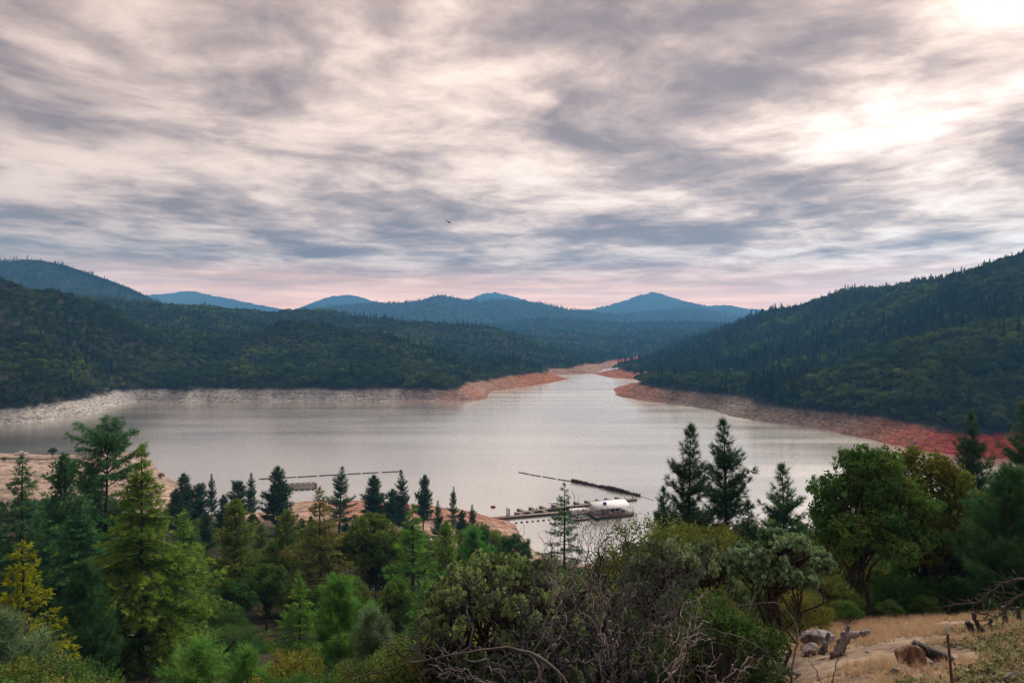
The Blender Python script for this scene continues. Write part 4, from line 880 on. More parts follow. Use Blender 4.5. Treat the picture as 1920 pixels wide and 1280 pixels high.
def grow_hills():
    g = np.random.default_rng(91)
    # candidate spots, denser near
    pts = []
    for y0, y1, sp in ((330, 560, 4.6), (560, 780, 4.9), (780, 1100, 5.6), (1100, 1500, 7.0), (1500, 2100, 9.0)):
        xm = 0.74 * y1 + 30; xs = np.arange(-xm, xm, sp); ys = np.arange(y0, y1, sp); X, Y = np.meshgrid(xs, ys)
        pts.append(np.column_stack(((X + g.uniform(-.48, .48, X.shape) * sp).ravel(), (Y + g.uniform(-.48, .48, X.shape) * sp).ravel())))
    p = np.concatenate(pts); p = p[in_view(p[:, 0], p[:, 1])]
    z = hq(p[:, 0], p[:, 1]); line = 9.5 + fbm(p[:, 0] / 25, p[:, 1] / 25, 3, 71) * 1.8
    d, k = shore_dist(p[:, 0], p[:, 1])
    ok = ((z > line + 0.5) & (d > 7)) | ((d + fbm(p[:, 0] / 20, p[:, 1] / 20, 2, 73) * 5 > 28) & (z > 2) & (p[:, 1] > 420))
    # low ground round the upper lake is wooded closer to the water
    p = p[ok]; z = z[ok]; ok = seen(p[:, 0], p[:, 1], z); p = p[ok]; z = z[ok]
    z = height(p[:, 0], p[:, 1])
    n = len(p)
    # conifers stand in stands: more on the right hill, few on the peninsula
    stand = fbm(p[:, 0] / 90, p[:, 1] / 90, 3, 101)
    right = p[:, 0] > (p[:, 1] * 0.13)
    pc = np.where(right, 0.30 + stand * .75, 0.10 + stand * .32)
    knoll = (p[:, 0] > 215) & (p[:, 1] < 545); pc = np.where(knoll, pc - .22, pc)
    con = g.random(n) < pc
    s = np.where(con, g.uniform(.55, 1.05, n), g.uniform(.62, 1.25, n))
    gap = fbm(p[:, 0] / 14, p[:, 1] / 14, 3, 131); s *= np.where(right, .95, 0.82) * (1 + .3 * fbm(p[:, 0] / 40, p[:, 1] / 40, 2, 137)) * np.where(gap > .45, .45, 1.0) * np.where(con & (z > 85), .72, 1.0)
    pick = np.where(con, g.integers(4, 7, n), g.integers(0, 4, n))
    rz = g.uniform(0, 6.28, n)
    size = s * np.where(con, 16, 8) / p[:, 1]
    vis = seen(p[:, 0], p[:, 1], z, 4.0)
    single = np.zeros(n, bool)
    for kind in (True, False):
        idx = np.where((con == kind) & vis & in_view(p[:, 0], p[:, 1], -20))[0]
        single[idx[np.argsort(-size[idx])[:250]]] = True
    for i in np.where(single)[0]:
        nm, H, me = KINDS[pick[i]]
        side = 'right-hand' if right[i] else 'left-hand'
        uu = 960 + F * p[i, 0] / p[i, 1]; place = ('red bank' if uu > 1690 else 'orange bank' if uu > 1590 else 'brown bank' if uu > 1430 else 'pale rock bank') if right[i] else ('cliff at the left edge' if uu < 260 else 'long pale rock bank')
        hgt = 'low on' if z[i] < 24 else 'midway up' if z[i] < 50 else 'high on'
        o = bpy.data.objects.new('pine_tree' if con[i] else 'oak_tree', me); o.location = (p[i, 0], p[i, 1], z[i] - .3); o.rotation_euler = (0, 0, rz[i]); o.scale = (s[i], s[i], s[i])
        if con[i]: tag(o, f'dark conifer {hgt} the wooded {side} slope over the {place}', 'conifer', f'conifers on the {side} slope')
        else: tag(o, f'rounded oak {hgt} the wooded {side} slope over the {place}', 'oak', f'oaks on the {side} slope')
        col.objects.link(o)
    r = ~single
    P3 = np.column_stack((p, z - .3))[r]
    forest_object('hill_forest', P3, np.repeat(s[r][:, None], 3, 1), np.column_stack((np.zeros(r.sum()), np.zeros(r.sum()), rz[r])), pick[r], 'mixed oak and conifer forest covering the slopes round the lake')
    # distant ridges
    P4, S4, K4 = [], [], []
    for (X, Y, Z), sp, smin in zip(FAR[:4], (9.0, 11.0, 17.0, 19.0), (.75, .75, .9, .95)):
        nn = int((X.max() - X.min()) * (Y.max() - Y.min()) * .62 / sp ** 2)
        i = g.uniform(0, X.shape[0] - 14.001, nn); j = g.uniform(0, X.shape[1] - 1.001, nn); a = i.astype(int); b = j.astype(int); fa = (i - a)[:, None]; fb = (j - b)[:, None]
        V = np.stack((X, Y, Z), -1)
        q = (V[a, b] * (1 - fb) + V[a, b + 1] * fb) * (1 - fa) + (V[a + 1, b] * (1 - fb) + V[a + 1, b + 1] * fb) * fa
        okk = in_view(q[:, 0], q[:, 1], 30) & seen(q[:, 0] * np.minimum(1, 2150 / q[:, 1]), np.minimum(q[:, 1], 2150), CAMZ + (q[:, 2] - CAMZ) * np.minimum(1, 2150 / q[:, 1]), 10)
        q = q[okk]; m = len(q); P4.append(q)
        S4.append(np.repeat((smin * g.uniform(.6, 1.3, m))[:, None], 3, 1)); K4.append(np.where(g.random(m) < .4, g.integers(4, 7, m), g.integers(0, 4, m)))
    P4 = np.concatenate(P4); S4 = np.concatenate(S4); K4 = np.concatenate(K4)
    forest_object('distant_forest', P4, S4, np.column_stack((np.zeros((len(P4), 2)), g.uniform(0, 6.28, len(P4)))), K4, 'far forest on the blue ridges beyond the lake')
    print('FOREST', n, int(single.sum()), len(P4), 'fill', NFILL)
grow_hills()

# ------------------------------------------------------------------ the marina
M['deck'] = plain_mat('weathered_deck', (0.33, 0.25, 0.20), .85, .3, 4)
M['deck_side'] = plain_mat('dark_float_side', (0.085, 0.065, 0.055), .9, .4, 2)
M['white_metal'] = plain_mat('white_roof_metal', (0.90, 0.90, 0.90), .75, .06, .6)
M['white_wall'] = plain_mat('white_boards', (0.80, 0.80, 0.80), .8, .12, 2)
M['trim'] = plain_mat('grey_trim', (0.30, 0.31, 0.34), .7, .2, 2)
M['glass_dark'] = plain_mat('dark_window', (0.03, 0.04, 0.05), .15, .2, 1)
M['steel'] = plain_mat('galvanised_steel', (0.30, 0.33, 0.37), .5, .25, 3)
M['blue'] = plain_mat('blue_plastic', (0.02, 0.10, 0.45), .5, .1, 3)
M['redp'] = plain_mat('red_float_paint', (0.42, 0.07, 0.06), .5, .2, 3)
M['log'] = bark_mat('boom_log', (0.03, 0.022, 0.018), (0.12, 0.085, 0.06), 3)
M['reed'] = leaf_mat('boom_reeds', (0.09, 0.05, 0.015), (0.36, 0.19, 0.05), transl=.2, vary=.25)
M['boat_white'] = plain_mat('boat_gelcoat', (0.80, 0.80, 0.80), .3, .06, 1)
M['black_float'] = plain_mat('black_floats', (0.035, 0.032, 0.04), .6, .2, 2)
ANG = math.atan2(24.5, 56.0)                                          # the dock's run, seen from above
e1 = np.array((math.cos(ANG), math.sin(ANG), 0)); e2 = np.array((-math.sin(ANG), math.cos(ANG), 0))   # along, outwards
def planks(o, length, width, n, mat, z=0.0, along=True):
    """n deck boards laid across a walkway of this length, as parts of it"""
    st = length / n; me = MB().box((0, 0, 0), (st * 0.93, width, .06)).mesh('plank', mat)
    for i in range(n):
        p = bpy.data.objects.new('plank', me); p.location = (-length / 2 + st * (i + .5), 0, z + random.uniform(-.008, .008)); link(p, o)
def pier(a, b, width, n, label, group=None, z=.55, name='dock_walkway', cat='dock'):
    a = np.array(a); b = np.array(b); c = (a + b) / 2; L_ = np.linalg.norm((b - a)[:2])
    o = empty(name, (c[0], c[1], 0), math.atan2(b[1] - a[1], b[0] - a[0])); tag(o, label, cat, group)
    m = MB().box((0, 0, z - .3), (L_, width * .9, .46)); m.obj('float', M['deck_side'], o)
    for s in (-1, 1): MB().box((0, s * width / 2, z - .04), (L_, .12, .22)).obj('edge_beam', M['deck'], o)
    planks(o, L_, width - .14, n, M['deck'], z + .0)
    return o
def build_marina():
    A = W(900, 972.5, .5); B = W(1062, 959, .5); Cc = W(966, 961.5, .5); D = W(1192, 934, .5)
    # gangway from the bank out to the slips
    g0 = A + (A - B) / np.linalg.norm(A - B) * 4
    pier(g0, B, 1.7, 44, 'long plank gangway running out from the red bank to the boathouse')
    pier(Cc, D, 1.7, 70, 'outer plank walkway of the marina with finger piers')
    run = (D - Cc); Ld = np.linalg.norm(run); run /= Ld; outw = np.array((-run[1], run[0], 0))
    for k, (u, v) in enumerate(((972, 961), (990, 959), (1012, 957), (1036, 954))):
        f = np.interp(u, (966, 1192), (0, 1)); p = Cc + run * (Ld * (u - 966) / 226); q = p - outw * 4.2
        pier(p - outw * .9, q, 1.0, 5, ('first', 'second', 'third', 'fourth')[k] + ' short cross pier from the bank, joining gangway and outer walkway', 'cross piers of the marina')
    words = ('first', 'second', 'third', 'fourth', 'fifth', 'sixth', 'seventh', 'eighth', 'ninth')
    for k, u in enumerate((983, 1004, 1023, 1046, 1087, 1108, 1129, 1147, 1168)):
        p = Cc + run * (Ld * (u - 966) / 226); pier(p + outw * .9, p + outw * 5.2, .9, 6, words[k] + ' finger pier from the bank on the far side of the outer walkway', 'finger piers of the marina')
    pier(W(1076, 974, .4), W(1104, 970.5, .4), 1.3, 8, 'low side pier left of the boathouse', None, .45)
    # two steel piles at the gangway
    for k, (u, v, h) in enumerate(((950.5, 970, 3.0), (954.5, 969, 2.6))):
        p = W(u, v); o = empty('mooring_pile', (p[0], p[1], 0)); tag(o, ('taller slim', 'shorter stout')[k] + ' steel mooring pile beside the gangway', 'pile', 'mooring piles at the gangway')
        MB().tubes(np.array(((0, 0, -3), (0, 0, h))), np.array(((.22, .30)[k],) * 2), 12).obj('shaft', M['steel'], o, False)
        MB().tubes(np.array(((0, 0, h), (0, 0, h + .12), (0, 0, h + .3))), np.array(((.25, .34)[k], (.25, .34)[k], .03)), 12).obj('cap', M['trim'], o)
        MB().tubes(np.array(((0, 0, .35), (0, 0, .6))), np.array(((.36, .44)[k],) * 2), 12).obj('guide_ring', M['deck_side'], o)
    # fuel pump stand on the outer walkway
    p = Cc + run * (Ld * (1033 - 966) / 226); o = empty('fuel_stand', (p[0], p[1], .58), ANG); tag(o, 'small fuel pump stand under a little roof on the outer walkway', 'fuel stand')
    for s in (-.45, .45): MB().box((s, 0, .5), (.5, .45, 1.0)).obj('pump', M['trim'], o)
    for x in (-.9, .9):
        for y in (-.5, .5): MB().box((x, y, .85), (.09, .09, 1.7)).obj('post', M['white_wall'], o)
    MB().add([(-1.2, -.8, 1.7), (1.2, -.8, 1.7), (1.2, .8, 1.7), (-1.2, .8, 1.7), (-1.0, 0, 2.15), (1.0, 0, 2.15)], [(0, 1, 5, 4), (2, 3, 4, 5), (0, 3, 2, 1)]).add([(-1.2, -.8, 1.7), (-1.0, 0, 2.15), (-1.2, .8, 1.7), (1.2, -.8, 1.7), (1.2, .8, 1.7), (1.0, 0, 2.15)], [(0, 1, 2), (3, 4, 5)]).obj('roof', M['white_metal'], o)
    # mooring posts on the outer walkway
    for k, u in enumerate((1006, 1110, 1172, 1188)):
        p = Cc + run * (Ld * (u - 966) / 226) + outw * .7; o = empty('mooring_bollard', (p[0], p[1], .58)); tag(o, 'short dark bollard on the outer walkway, ' + words[k] + ' from the bank', 'bollard', 'bollards on the outer walkway')
        MB().tubes(np.array(((0, 0, 0), (0, 0, .6))), np.array((.16, .16)), 10).obj('post', M['deck_side'], o); MB().tubes(np.array(((0, 0, .6), (0, 0, .72))), np.array((.24, .2)), 10).obj('head', M['trim'], o)
    # boathouse
    fl = W(1119, 967.5, .6); o = empty('boathouse', (fl[0], fl[1], 0), ANG * .82); tag(o, 'white floating boathouse with a bright white metal roof and front porch', 'boathouse')
    Lh, Dh, zf, ze, zr = 12.2, 6.4, .75, 3.0, 4.15
    MB().box((Lh / 2, Dh / 2 - .3, .3), (Lh + 1.0, Dh + 1.6, .5)).obj('float', M['deck_side'], o)
    me = MB().box((0, 0, 0), (.33, Dh + 1.7, .07)).mesh('plank', M['deck'])
    for i in range(38):
        q = bpy.data.objects.new('plank', me); q.location = (-.45 + .36 * i, Dh / 2 - .3, .60 + random.uniform(-.006, .006)); link(q, o)
    y0 = 1.3                                                              # the porch lies before the front wall
    w = MB().box((4.9, y0 + .06, (zf + ze) / 2 - .08), (9.0, .12, ze - zf - .1)); w.obj('wall', M['white_wall'], o)
    MB().box((4.9, Dh - .2, (zf + ze) / 2 - .1), (9.0, .12, ze - zf)).obj('wall', M['white_wall'], o)
    for x in (.4, 9.4):
        MB().add([(x, y0 + .12, zf - .1), (x, Dh - .26, zf - .1), (x, Dh - .26, ze), (x, Dh * .78, zr - .12), (x, y0 + .12, ze + .02),
                  (x + .12, y0 + .12, zf - .1), (x + .12, Dh - .26, zf - .1), (x + .12, Dh - .26, ze), (x + .12, Dh * .78, zr - .12), (x + .12, y0 + .12, ze + .02)],
                 [(0, 2, 1), (0, 3, 2), (0, 4, 3), (5, 6, 7), (5, 7, 8), (5, 8, 9), (0, 1, 6), (0, 6, 5), (1, 2, 7), (1, 7, 6), (2, 3, 8), (2, 8, 7), (3, 4, 9), (3, 9, 8), (4, 0, 5), (4, 5, 9)]).obj('gable_wall', M['white_wall'], o)
    for k in range(2):                                                    # roof slopes with standing seams
        ya, za, yb, zb = (-.35, ze - .3, Dh * .78, zr) if k == 0 else (Dh + .3, ze - .1, Dh * .78, zr)
        r = MB().add([(-.3, ya, za), (Lh + .3, ya, za), (Lh + .3, yb, zb), (-.3, yb, zb), (-.3, ya, za + .08), (Lh + .3, ya, za + .08), (Lh + .3, yb, zb + .08), (-.3, yb, zb + .08)],
                     [(0, 1, 2, 3), (4, 7, 6, 5), (0, 4, 5, 1), (1, 5, 6, 2), (2, 6, 7, 3), (3, 7, 4, 0)]).obj('roof_slope', M['white_metal'], o)
        ln = math.hypot(yb - ya, zb - za); sm = MB().box((0, 0, 0), (.05, ln, .05)).mesh('seam', M['white_metal'])
        for i in range(15):
            s_ = bpy.data.objects.new('seam', sm); s_.location = (-.1 + i * .9, (ya + yb) / 2, (za + zb) / 2 + .1); s_.rotation_euler = (math.atan2(zb - za, yb - ya), 0, 0); link(s_, r)
    MB().box((Lh / 2, Dh * .78, zr + .1), (Lh + .64, .3, .07)).obj('ridge_cap', M['white_metal'], o)
    for x in (.1, 4.2, 8.2, 12.1): MB().box((x, -.15, 1.75), (.12, .12, 2.2)).obj('porch_post', M['white_wall'], o)
    for x, w_, z_, h_ in ((6.2, 1.1, 1.9, .9), (8.1, 1.3, 1.95, .9)):
        f = MB().box((x, y0 - .02, z_), (w_ + .2, .08, h_ + .2)).obj('window', M['trim'], o); MB().box((x, y0 - .07, z_), (w_, .04, h_)).obj('pane', M['glass_dark'], f); MB().box((x, y0 - .10, z_), (.05, .05, h_)).obj('mullion', M['trim'], f)
    for x in (2.9, 4.5):
        f = MB().box((x, y0 - .02, 1.68), (.95, .07, 2.05)).obj('door', M['trim'], o); MB().box((x + .34, y0 - .08, 1.6), (.06, .06, .16)).obj('handle', M['steel'], f)
    MB().box((6.2, -.9, 1.35), (12.4, .06, .07)).obj('porch_rail', M['deck'], o)
    for i in range(14): MB().box((.2 + i * .93, -.9, 1.0), (.06, .05, .7)).obj('rail_post', M['deck'], o)
    MB().box((10.9, 2.6, 1.0), (1.0, 1.3, .7)).obj('porch_counter', M['deck'], o)
    # what lies on and by it
    p = np.array(fl) + np.array((math.cos(ANG * .82), math.sin(ANG * .82), 0)) * 4.0 + np.array((-math.sin(ANG * .82), math.cos(ANG * .82), 0)) * 2.4
    b = empty('roof_cooler', (p[0], p[1], 3.50), ANG * .82); tag(b, 'small blue box standing on the boathouse roof', 'box')
    MB().box((0, 0, .36), (.95, .8, .72)).obj('body', M['blue'], b); MB().box((0, 0, .75), (1.02, .87, .08)).obj('lid', M['blue'], b)
    q0 = W(1100, 956, .6); q1 = W(1122, 971.5, .6); pier(q0, q1, 1.3, 12, 'plank ramp sloping past the gable end of the boathouse', None, .85, 'boarding_ramp', 'ramp')
    # covered pontoon boat left of the boathouse
    p = W(1083, 965); b = empty('pontoon_boat', (p[0], p[1], 0), ANG * .7); tag(b, 'white pontoon boat under a rounded white cover left of the boathouse', 'boat')
    for s in (-.85, .85):
        xs = np.linspace(-3.0, 3.0, 9); MB().tubes(np.column_stack((xs, np.full(9, s), np.full(9, .12) + .12 * (np.abs(xs) > 2.6))), .33 * np.sqrt(np.clip(1.03 - (xs / 3.05) ** 6, .02, 1)), 10).obj('pontoon', M['steel'], b)
    MB().box((0, 0, .52), (5.8, 2.3, .12)).obj('deck', M['deck'], b)
    th = np.linspace(0, math.pi, 9); V = [(x, math.cos(t) * 1.2, .55 + .75 + math.sin(t) * .95) for x in (-2.9, 2.9) for t in th]; V += [(x, s * 1.2, .58) for x in (-2.9, 2.9) for s in (1, -1)]
    T = [(i, i + 9, i + 10, i + 1) for i in range(8)] + [(18, 20, 9, 0), (8, 17, 21, 19)]; mbc = MB().add(V, T); mbc.add(V, [(18, 0, i) for i in range(1, 1)] or [(18, 0, 8)]); mbc.add(V, [(18, 8, 19)] + [(0, i, i + 1) for i in range(1, 8)] + [(20, 17, 9), (20, 21, 17)] + [(9, 9 + i + 1, 9 + i) for i in range(1, 8)])
    mbc.obj('cover', M['boat_white'], b)
    # skiff at the side pier
    p = W(1092, 969.8); b = empty('skiff', (p[0], p[1], 0), ANG * .6); tag(b, 'small open grey skiff moored between the covered boat and the side pier', 'boat')
    xs = np.linspace(-2.1, 2.1, 11); hw = .72 * np.clip(1 - np.clip((xs - .2) / 1.95, 0, 1) ** 2.2, .03, 1); V = []
    for x, w_ in zip(xs, hw): V += [(x, -w_, .52), (x, -w_ * .7, .02), (x, w_ * .7, .02), (x, w_, .52), (x, w_ * .88, .50), (x, w_ * .6, .10), (x, -w_ * .6, .10), (x, -w_ * .88, .50)]
    T = [(i * 8 + j, i * 8 + (j + 1) % 8, (i + 1) * 8 + (j + 1) % 8, (i + 1) * 8 + j) for i in range(10) for j in range(8)] + [(0, 1, 2, 3), (0, 3, 4, 7)]
    MB().add(V, T).obj('hull', M['steel'], b)
    for x in (-1.2, .2): MB().box((x, 0, .38), (.3, 1.2, .05)).obj('bench', M['deck'], b)
    MB().box((-2.25, 0, .6), (.3, .3, .55)).obj('outboard', M['trim'], b)
    # line of little floats in front of the gangway
    for k in range(9):
        f = k / 8; p = W(968 + 82 * f, 980 - 7.5 * f); o = MB().tubes(np.array(((-.42, 0, .1), (-.3, 0, .1), (.3, 0, .1), (.42, 0, .1))), np.array((.1, .24, .24, .1)), 8).obj('buoy', M['deck_side'] if k % 3 else M['trim'], None, True)
        o.location = p; o.rotation_euler = (0, 0, ANG * .5); tag(o, f'small dark float on the line below the gangway, {words[k]} from the left', 'buoy', 'floats on a line below the gangway')
    p = W(924.5, 950.5); o = MB().tubes(np.array(((-.9, 0, .12), (-.6, 0, .2), (0, 0, .28), (.6, 0, .2), (.9, 0, .12))), np.array((.08, .3, .36, .3, .08)), 8).obj('mooring_buoy', M['redp'], None, True); o.location = p; tag(o, 'lone dull red buoy on the open water left of the marina', 'buoy')
    # boom of logs, left and right
    def boom(segs, where):
        for k, ((u0, v0), (u1, v1)) in enumerate(segs):
            a = W(u0, v0); b_ = W(u1, v1); L_ = np.linalg.norm(b_ - a); o = empty('boom_log', tuple((a + b_) / 2), math.atan2(b_[1] - a[1], b_[0] - a[0]))
            tag(o, f'floating log of the {where}, {words[k]} from the left', 'log', f'logs of the {where}')
            xs = np.linspace(-L_ / 2, L_ / 2, 9); MB().tubes(np.column_stack((xs, np.zeros(9), .08 + .03 * np.sin(xs))), .21 * np.linspace(1.1, .85, 9), 9).obj('log', M['log'], o, True)
            for s in (-1, 1): MB().tubes(np.array(((s * (L_ / 2 - .3), 0, .1), (s * (L_ / 2 + .2), 0, .06), (s * (L_ / 2 + .6), 0, .02))), np.array((.07, .07, .05)), 5).obj('chain', M['trim'], o)
    boom((((487, 898), (554, 894.3)), ((559, 894), (594, 892.2)), ((599, 891.8), (645, 889)), ((652, 888.6), (676, 887.5)), ((680, 887.2), (709, 885.6)), ((717, 885.2), (751, 883.6))), 'boom behind the shore pines')
    boom((((973, 885.2), (992, 889)), ((994.5, 889.4), (1014, 893)), ((1018, 893.4), (1042, 897.6)), ((1047, 898.4), (1069, 902))), 'boom in the middle of the lake')
    # the reedy end of the right boom: each log carries its own growth
    g = np.random.default_rng(7); pts = [(1072, 902.5), (1086, 905.2), (1100, 908), (1113, 910.6), (1126, 913.2), (1140, 916.4), (1153, 919.4), (1167, 922.6), (1180, 925.6), (1200, 930)]
    lush = (1.0, .9, .6, .45, .8, 1.35, 1.2, .75, .55)
    for k in range(9):
        a = W(*pts[k]); b_ = W(*pts[k + 1]); c = (a + b_) / 2; L_ = np.linalg.norm(b_ - a) * .98; o = empty('reedy_log', tuple(c), math.atan2(b_[1] - a[1], b_[0] - a[0]))
        tag(o, f'floating log overgrown with rusty reeds, {words[k]} from the left', 'log', 'overgrown logs of the boom')
        xs = np.linspace(-L_ / 2, L_ / 2, 7); MB().tubes(np.column_stack((xs, np.zeros(7), np.full(7, .12))), .42 * g.uniform(.85, 1.1, 7), 8).obj('log', M['log'], o, True)
        n = int(170 * lush[k]); pos = np.column_stack((g.uniform(-L_ / 2, L_ / 2, n), g.normal(size=n) * .28, np.full(n, .3))); m_ = MB(); m_.scatter(blade_tuft(6, .8, .12, 5, 50, .1, 3), pos, np.tile((0, 0, 1.0), (n, 1)) + g.normal(size=(n, 3)) * .3, g.uniform(.5, 1.25, n) * (.6 + .5 * lush[k]), g.uniform(0, 1, n), rg=g); m_.obj('reeds', M['reed'], o)
    a = W(1200, 930.3); b_ = W(1225, 937.5); xs = np.linspace(0, 1, 9)[:, None]; o = MB().tubes(a + (b_ - a) * xs + np.array((0, 0, .12)), np.full(9, .07), 6).obj('boom_cable', M['trim']); tag(o, 'thin cable stretched from the reedy boom towards the right shore', 'cable')
    # float raft in the left cove
    a = W(538, 912); o = empty('float_raft', (a[0] + 4, a[1], 0), R(14)); tag(o, 'raft of dark square floats behind the dense dark shore pine', 'raft')
    for i in range(7): MB().box((0, i * 1.9 - 6, .38), (13, .5, .12)).obj('beam', M['deck'], o)
    fm = MB().box((0, 0, .14), (1.15, .85, .5), taper=.92).mesh('float', M['black_float'])
    for i in range(7):
        for j in range(7):
            f = bpy.data.objects.new('float', fm); f.location = (j * 2.0 - 6 + (i % 2) * .8, i * 1.9 - 6.6, 0); link(f, o)
build_marina()

# ------------------------------------------------------------------ the sandy spit
M['sandrock'] = plain_mat('beach_rock', (0.22, 0.19, 0.18), .9, .4, 3)
def rock(name, size, seed, mat, loc, label=None, cat='rock', group=None, rz=0, sub=3):
    g = np.random.default_rng(seed); th = np.linspace(0, 2 * np.pi, 44, endpoint=False); ph = np.linspace(.02, np.pi - .02, 25)
    A, B = np.meshgrid(th, ph); d = np.stack((np.cos(A) * np.sin(B), np.sin(A) * np.sin(B), np.cos(B)), -1)
    pl = g.normal(size=(14, 3)); pl /= np.linalg.norm(pl, axis=1, keepdims=True); off = g.uniform(.62, 1.0, 14)
    r = np.min(np.where((d @ pl.T) > .12, off / np.maximum(d @ pl.T, .12), 9), -1).clip(.4, 1.25)
    q = d * 2.1 + seed; r = r * (1 + .16 * fbm(q[..., 0] * 1.7 + q[..., 2], q[..., 1] * 1.7 - q[..., 2], 4, seed, .65))
    V = (d * r[..., None]).reshape(-1, 3) * np.array(size) / 2
    n = 44; T = [(i * n + j, (i + 1) * n + j, (i + 1) * n + (j + 1) % n, i * n + (j + 1) % n) for i in range(24) for j in range(n)]
    o = MB().add(V, T).obj(name, mat); o.location = loc; o.rotation_euler = (0, 0, rz)
    if label: tag(o, label, cat, group)
    return o
def build_spit():
    at_px('oak_c', 'small_tree', 'tree', 98, 837, 335, 'oak', 'small lone tree standing on the sandy spit', None, .9)
    for u, v, y, lab in ((116, 853, 330, 'low bush right of the lone tree on the spit'), (8, 852, 325, 'low green bush at the left edge of the spit'), (116, 893, 268, 'yellow-green bush on the lower sand'), (92, 892, 270, 'small dark bush left of the yellow-green one on the sand'), (302, 892, 300, 'low bush on the point of the sand')):
        x = (u - 960) / F * y; plant('brush_c', 'shrub', 'shrub', x, y, 2.2, 'shrub_gold' if 'yellow' in lab else 'shrub', lab, 'bushes on the sandy spit', 1.0)
    for k, (u, v, z, s) in enumerate(((104, 880, 2.4, 2.6), (128, 881, 2.4, 3.0), (88, 866, 2, 2.2), (54, 862, 1.5, 1.4), (142, 863, 1.2, 1.5))):
        p = W(u, v, z); zz = h1(p[0], p[1]); rock('beach_rock', (s, s * .7, s * .5), 60 + k, M['sandrock'], (p[0], p[1], zz + .1), ('pale flat rock on the sand below the lone tree', 'long grey rock on the sand right of the pale one', 'small rock above the pale flat rock', 'small rock left of the lone tree', 'small rock near the water right of the lone tree')[k], 'rock', 'rocks on the spit', k * 1.3)
    p = W(41, 853.5, 1.0); zz = h1(p[0], p[1]); b = empty('beached_boat', (p[0], p[1], zz + .05), R(8)); tag(b, 'white motorboat drawn up at the edge of the sandy spit', 'boat')
    xs = np.linspace(-3, 3, 11); hw = 1.05 * np.clip(1 - np.clip((xs - .3) / 2.75, 0, 1) ** 2.2, .03, 1); V = []
    for x, w_ in zip(xs, hw): V += [(x, -w_, 1.0), (x, -w_ * .6, .15), (x, 0, 0), (x, w_ * .6, .15), (x, w_, 1.0)]
    MB().add(V, [(i * 5 + j, (i + 1) * 5 + j, (i + 1) * 5 + (j + 1) % 5, i * 5 + (j + 1) % 5) for i in range(10) for j in range(5)] + [(0, 1, 2, 3), (0, 3, 4, 4)][:1]).obj('hull', M['boat_white'], b)
    MB().box((-.4, 0, 1.35), (2.0, 1.5, .8), taper=.8).obj('cabin', M['boat_white'], b); MB().box((.5, 0, 1.4), (.3, 1.3, .45)).obj('windscreen', M['glass_dark'], b); MB().box((-3.1, 0, .8), (.4, .4, .8)).obj('outboard', M['trim'], b)
build_spit()

# ------------------------------------------------------------------ foreground knoll
M['rock_grey'] = bark_mat('lichen_rock', (0.07, 0.06, 0.06), (0.33, 0.28, 0.27), 9)
M['rock_brown'] = bark_mat('rusty_rock', (0.08, 0.04, 0.025), (0.32, 0.19, 0.11), 8)
M['post_rust'] = plain_mat('rusty_post', (0.085, 0.028, 0.020), .8, .35, 14)
M['post_white'] = plain_mat('white_post_tip', (0.62, 0.64, 0.64), .6, .12, 14)
M['rod'] = plain_mat('rusty_rod', (0.26, 0.11, 0.055), .8, .3, 10)
M['char'] = bark_mat('charred_wood', (0.014, 0.012, 0.013), (0.075, 0.065, 0.065), 14)
M['grass_dry'] = leaf_mat('dry_grass', (0.46, 0.33, 0.19), (0.80, 0.64, 0.41), transl=.3, vary=.18)
M['cover_green'] = leaf_mat('low_herb', (0.10, 0.12, 0.04), (0.34, 0.36, 0.19), (0.42, 0.30, 0.18), .14, transl=.25, vary=.25)
M['cover_dead'] = leaf_mat('dead_litter', (0.05, 0.035, 0.03), (0.20, 0.13, 0.10), transl=.1, vary=.3)
def gp(u, v):                                                          # where the ray through (u,v) meets the near ground
    y = 6.0
    while y < 40:
        x = (u - 960) / F * y
        if h1(x, y) > CAMZ - (v - HV) / F * y: break
        y += .25
    return np.array((x, y, h1(x, y)))
def timber(pts, rad, mat, name, label, cat, group=None, sides=8, amp=0.02, S=12, parts=None):
    g = np.random.default_rng(abs(hash(label)) % 9999 if False else len(label) * 7 + int(pts[0][0] * 10)); pts = np.array(pts, float)
    t = np.linspace(0, len(pts) - 1, S); p = np.column_stack([np.interp(t, np.arange(len(pts)), pts[:, k]) for k in range(3)])
    k = np.array((.25, .5, .25))
    for _ in range(2): q = p.copy(); q[1:-1] = .25 * p[:-2] + .5 * p[1:-1] + .25 * p[2:]; p = q
    p[1:-1] += g.normal(size=(S - 2, 3)) * amp
    r = np.interp(t, np.linspace(0, len(pts) - 1, len(rad)), rad) * (1 + .12 * g.normal(size=S))
    o = MB().tubes(p, r, sides).obj(name, mat, None, True); tag(o, label, cat, group); return o
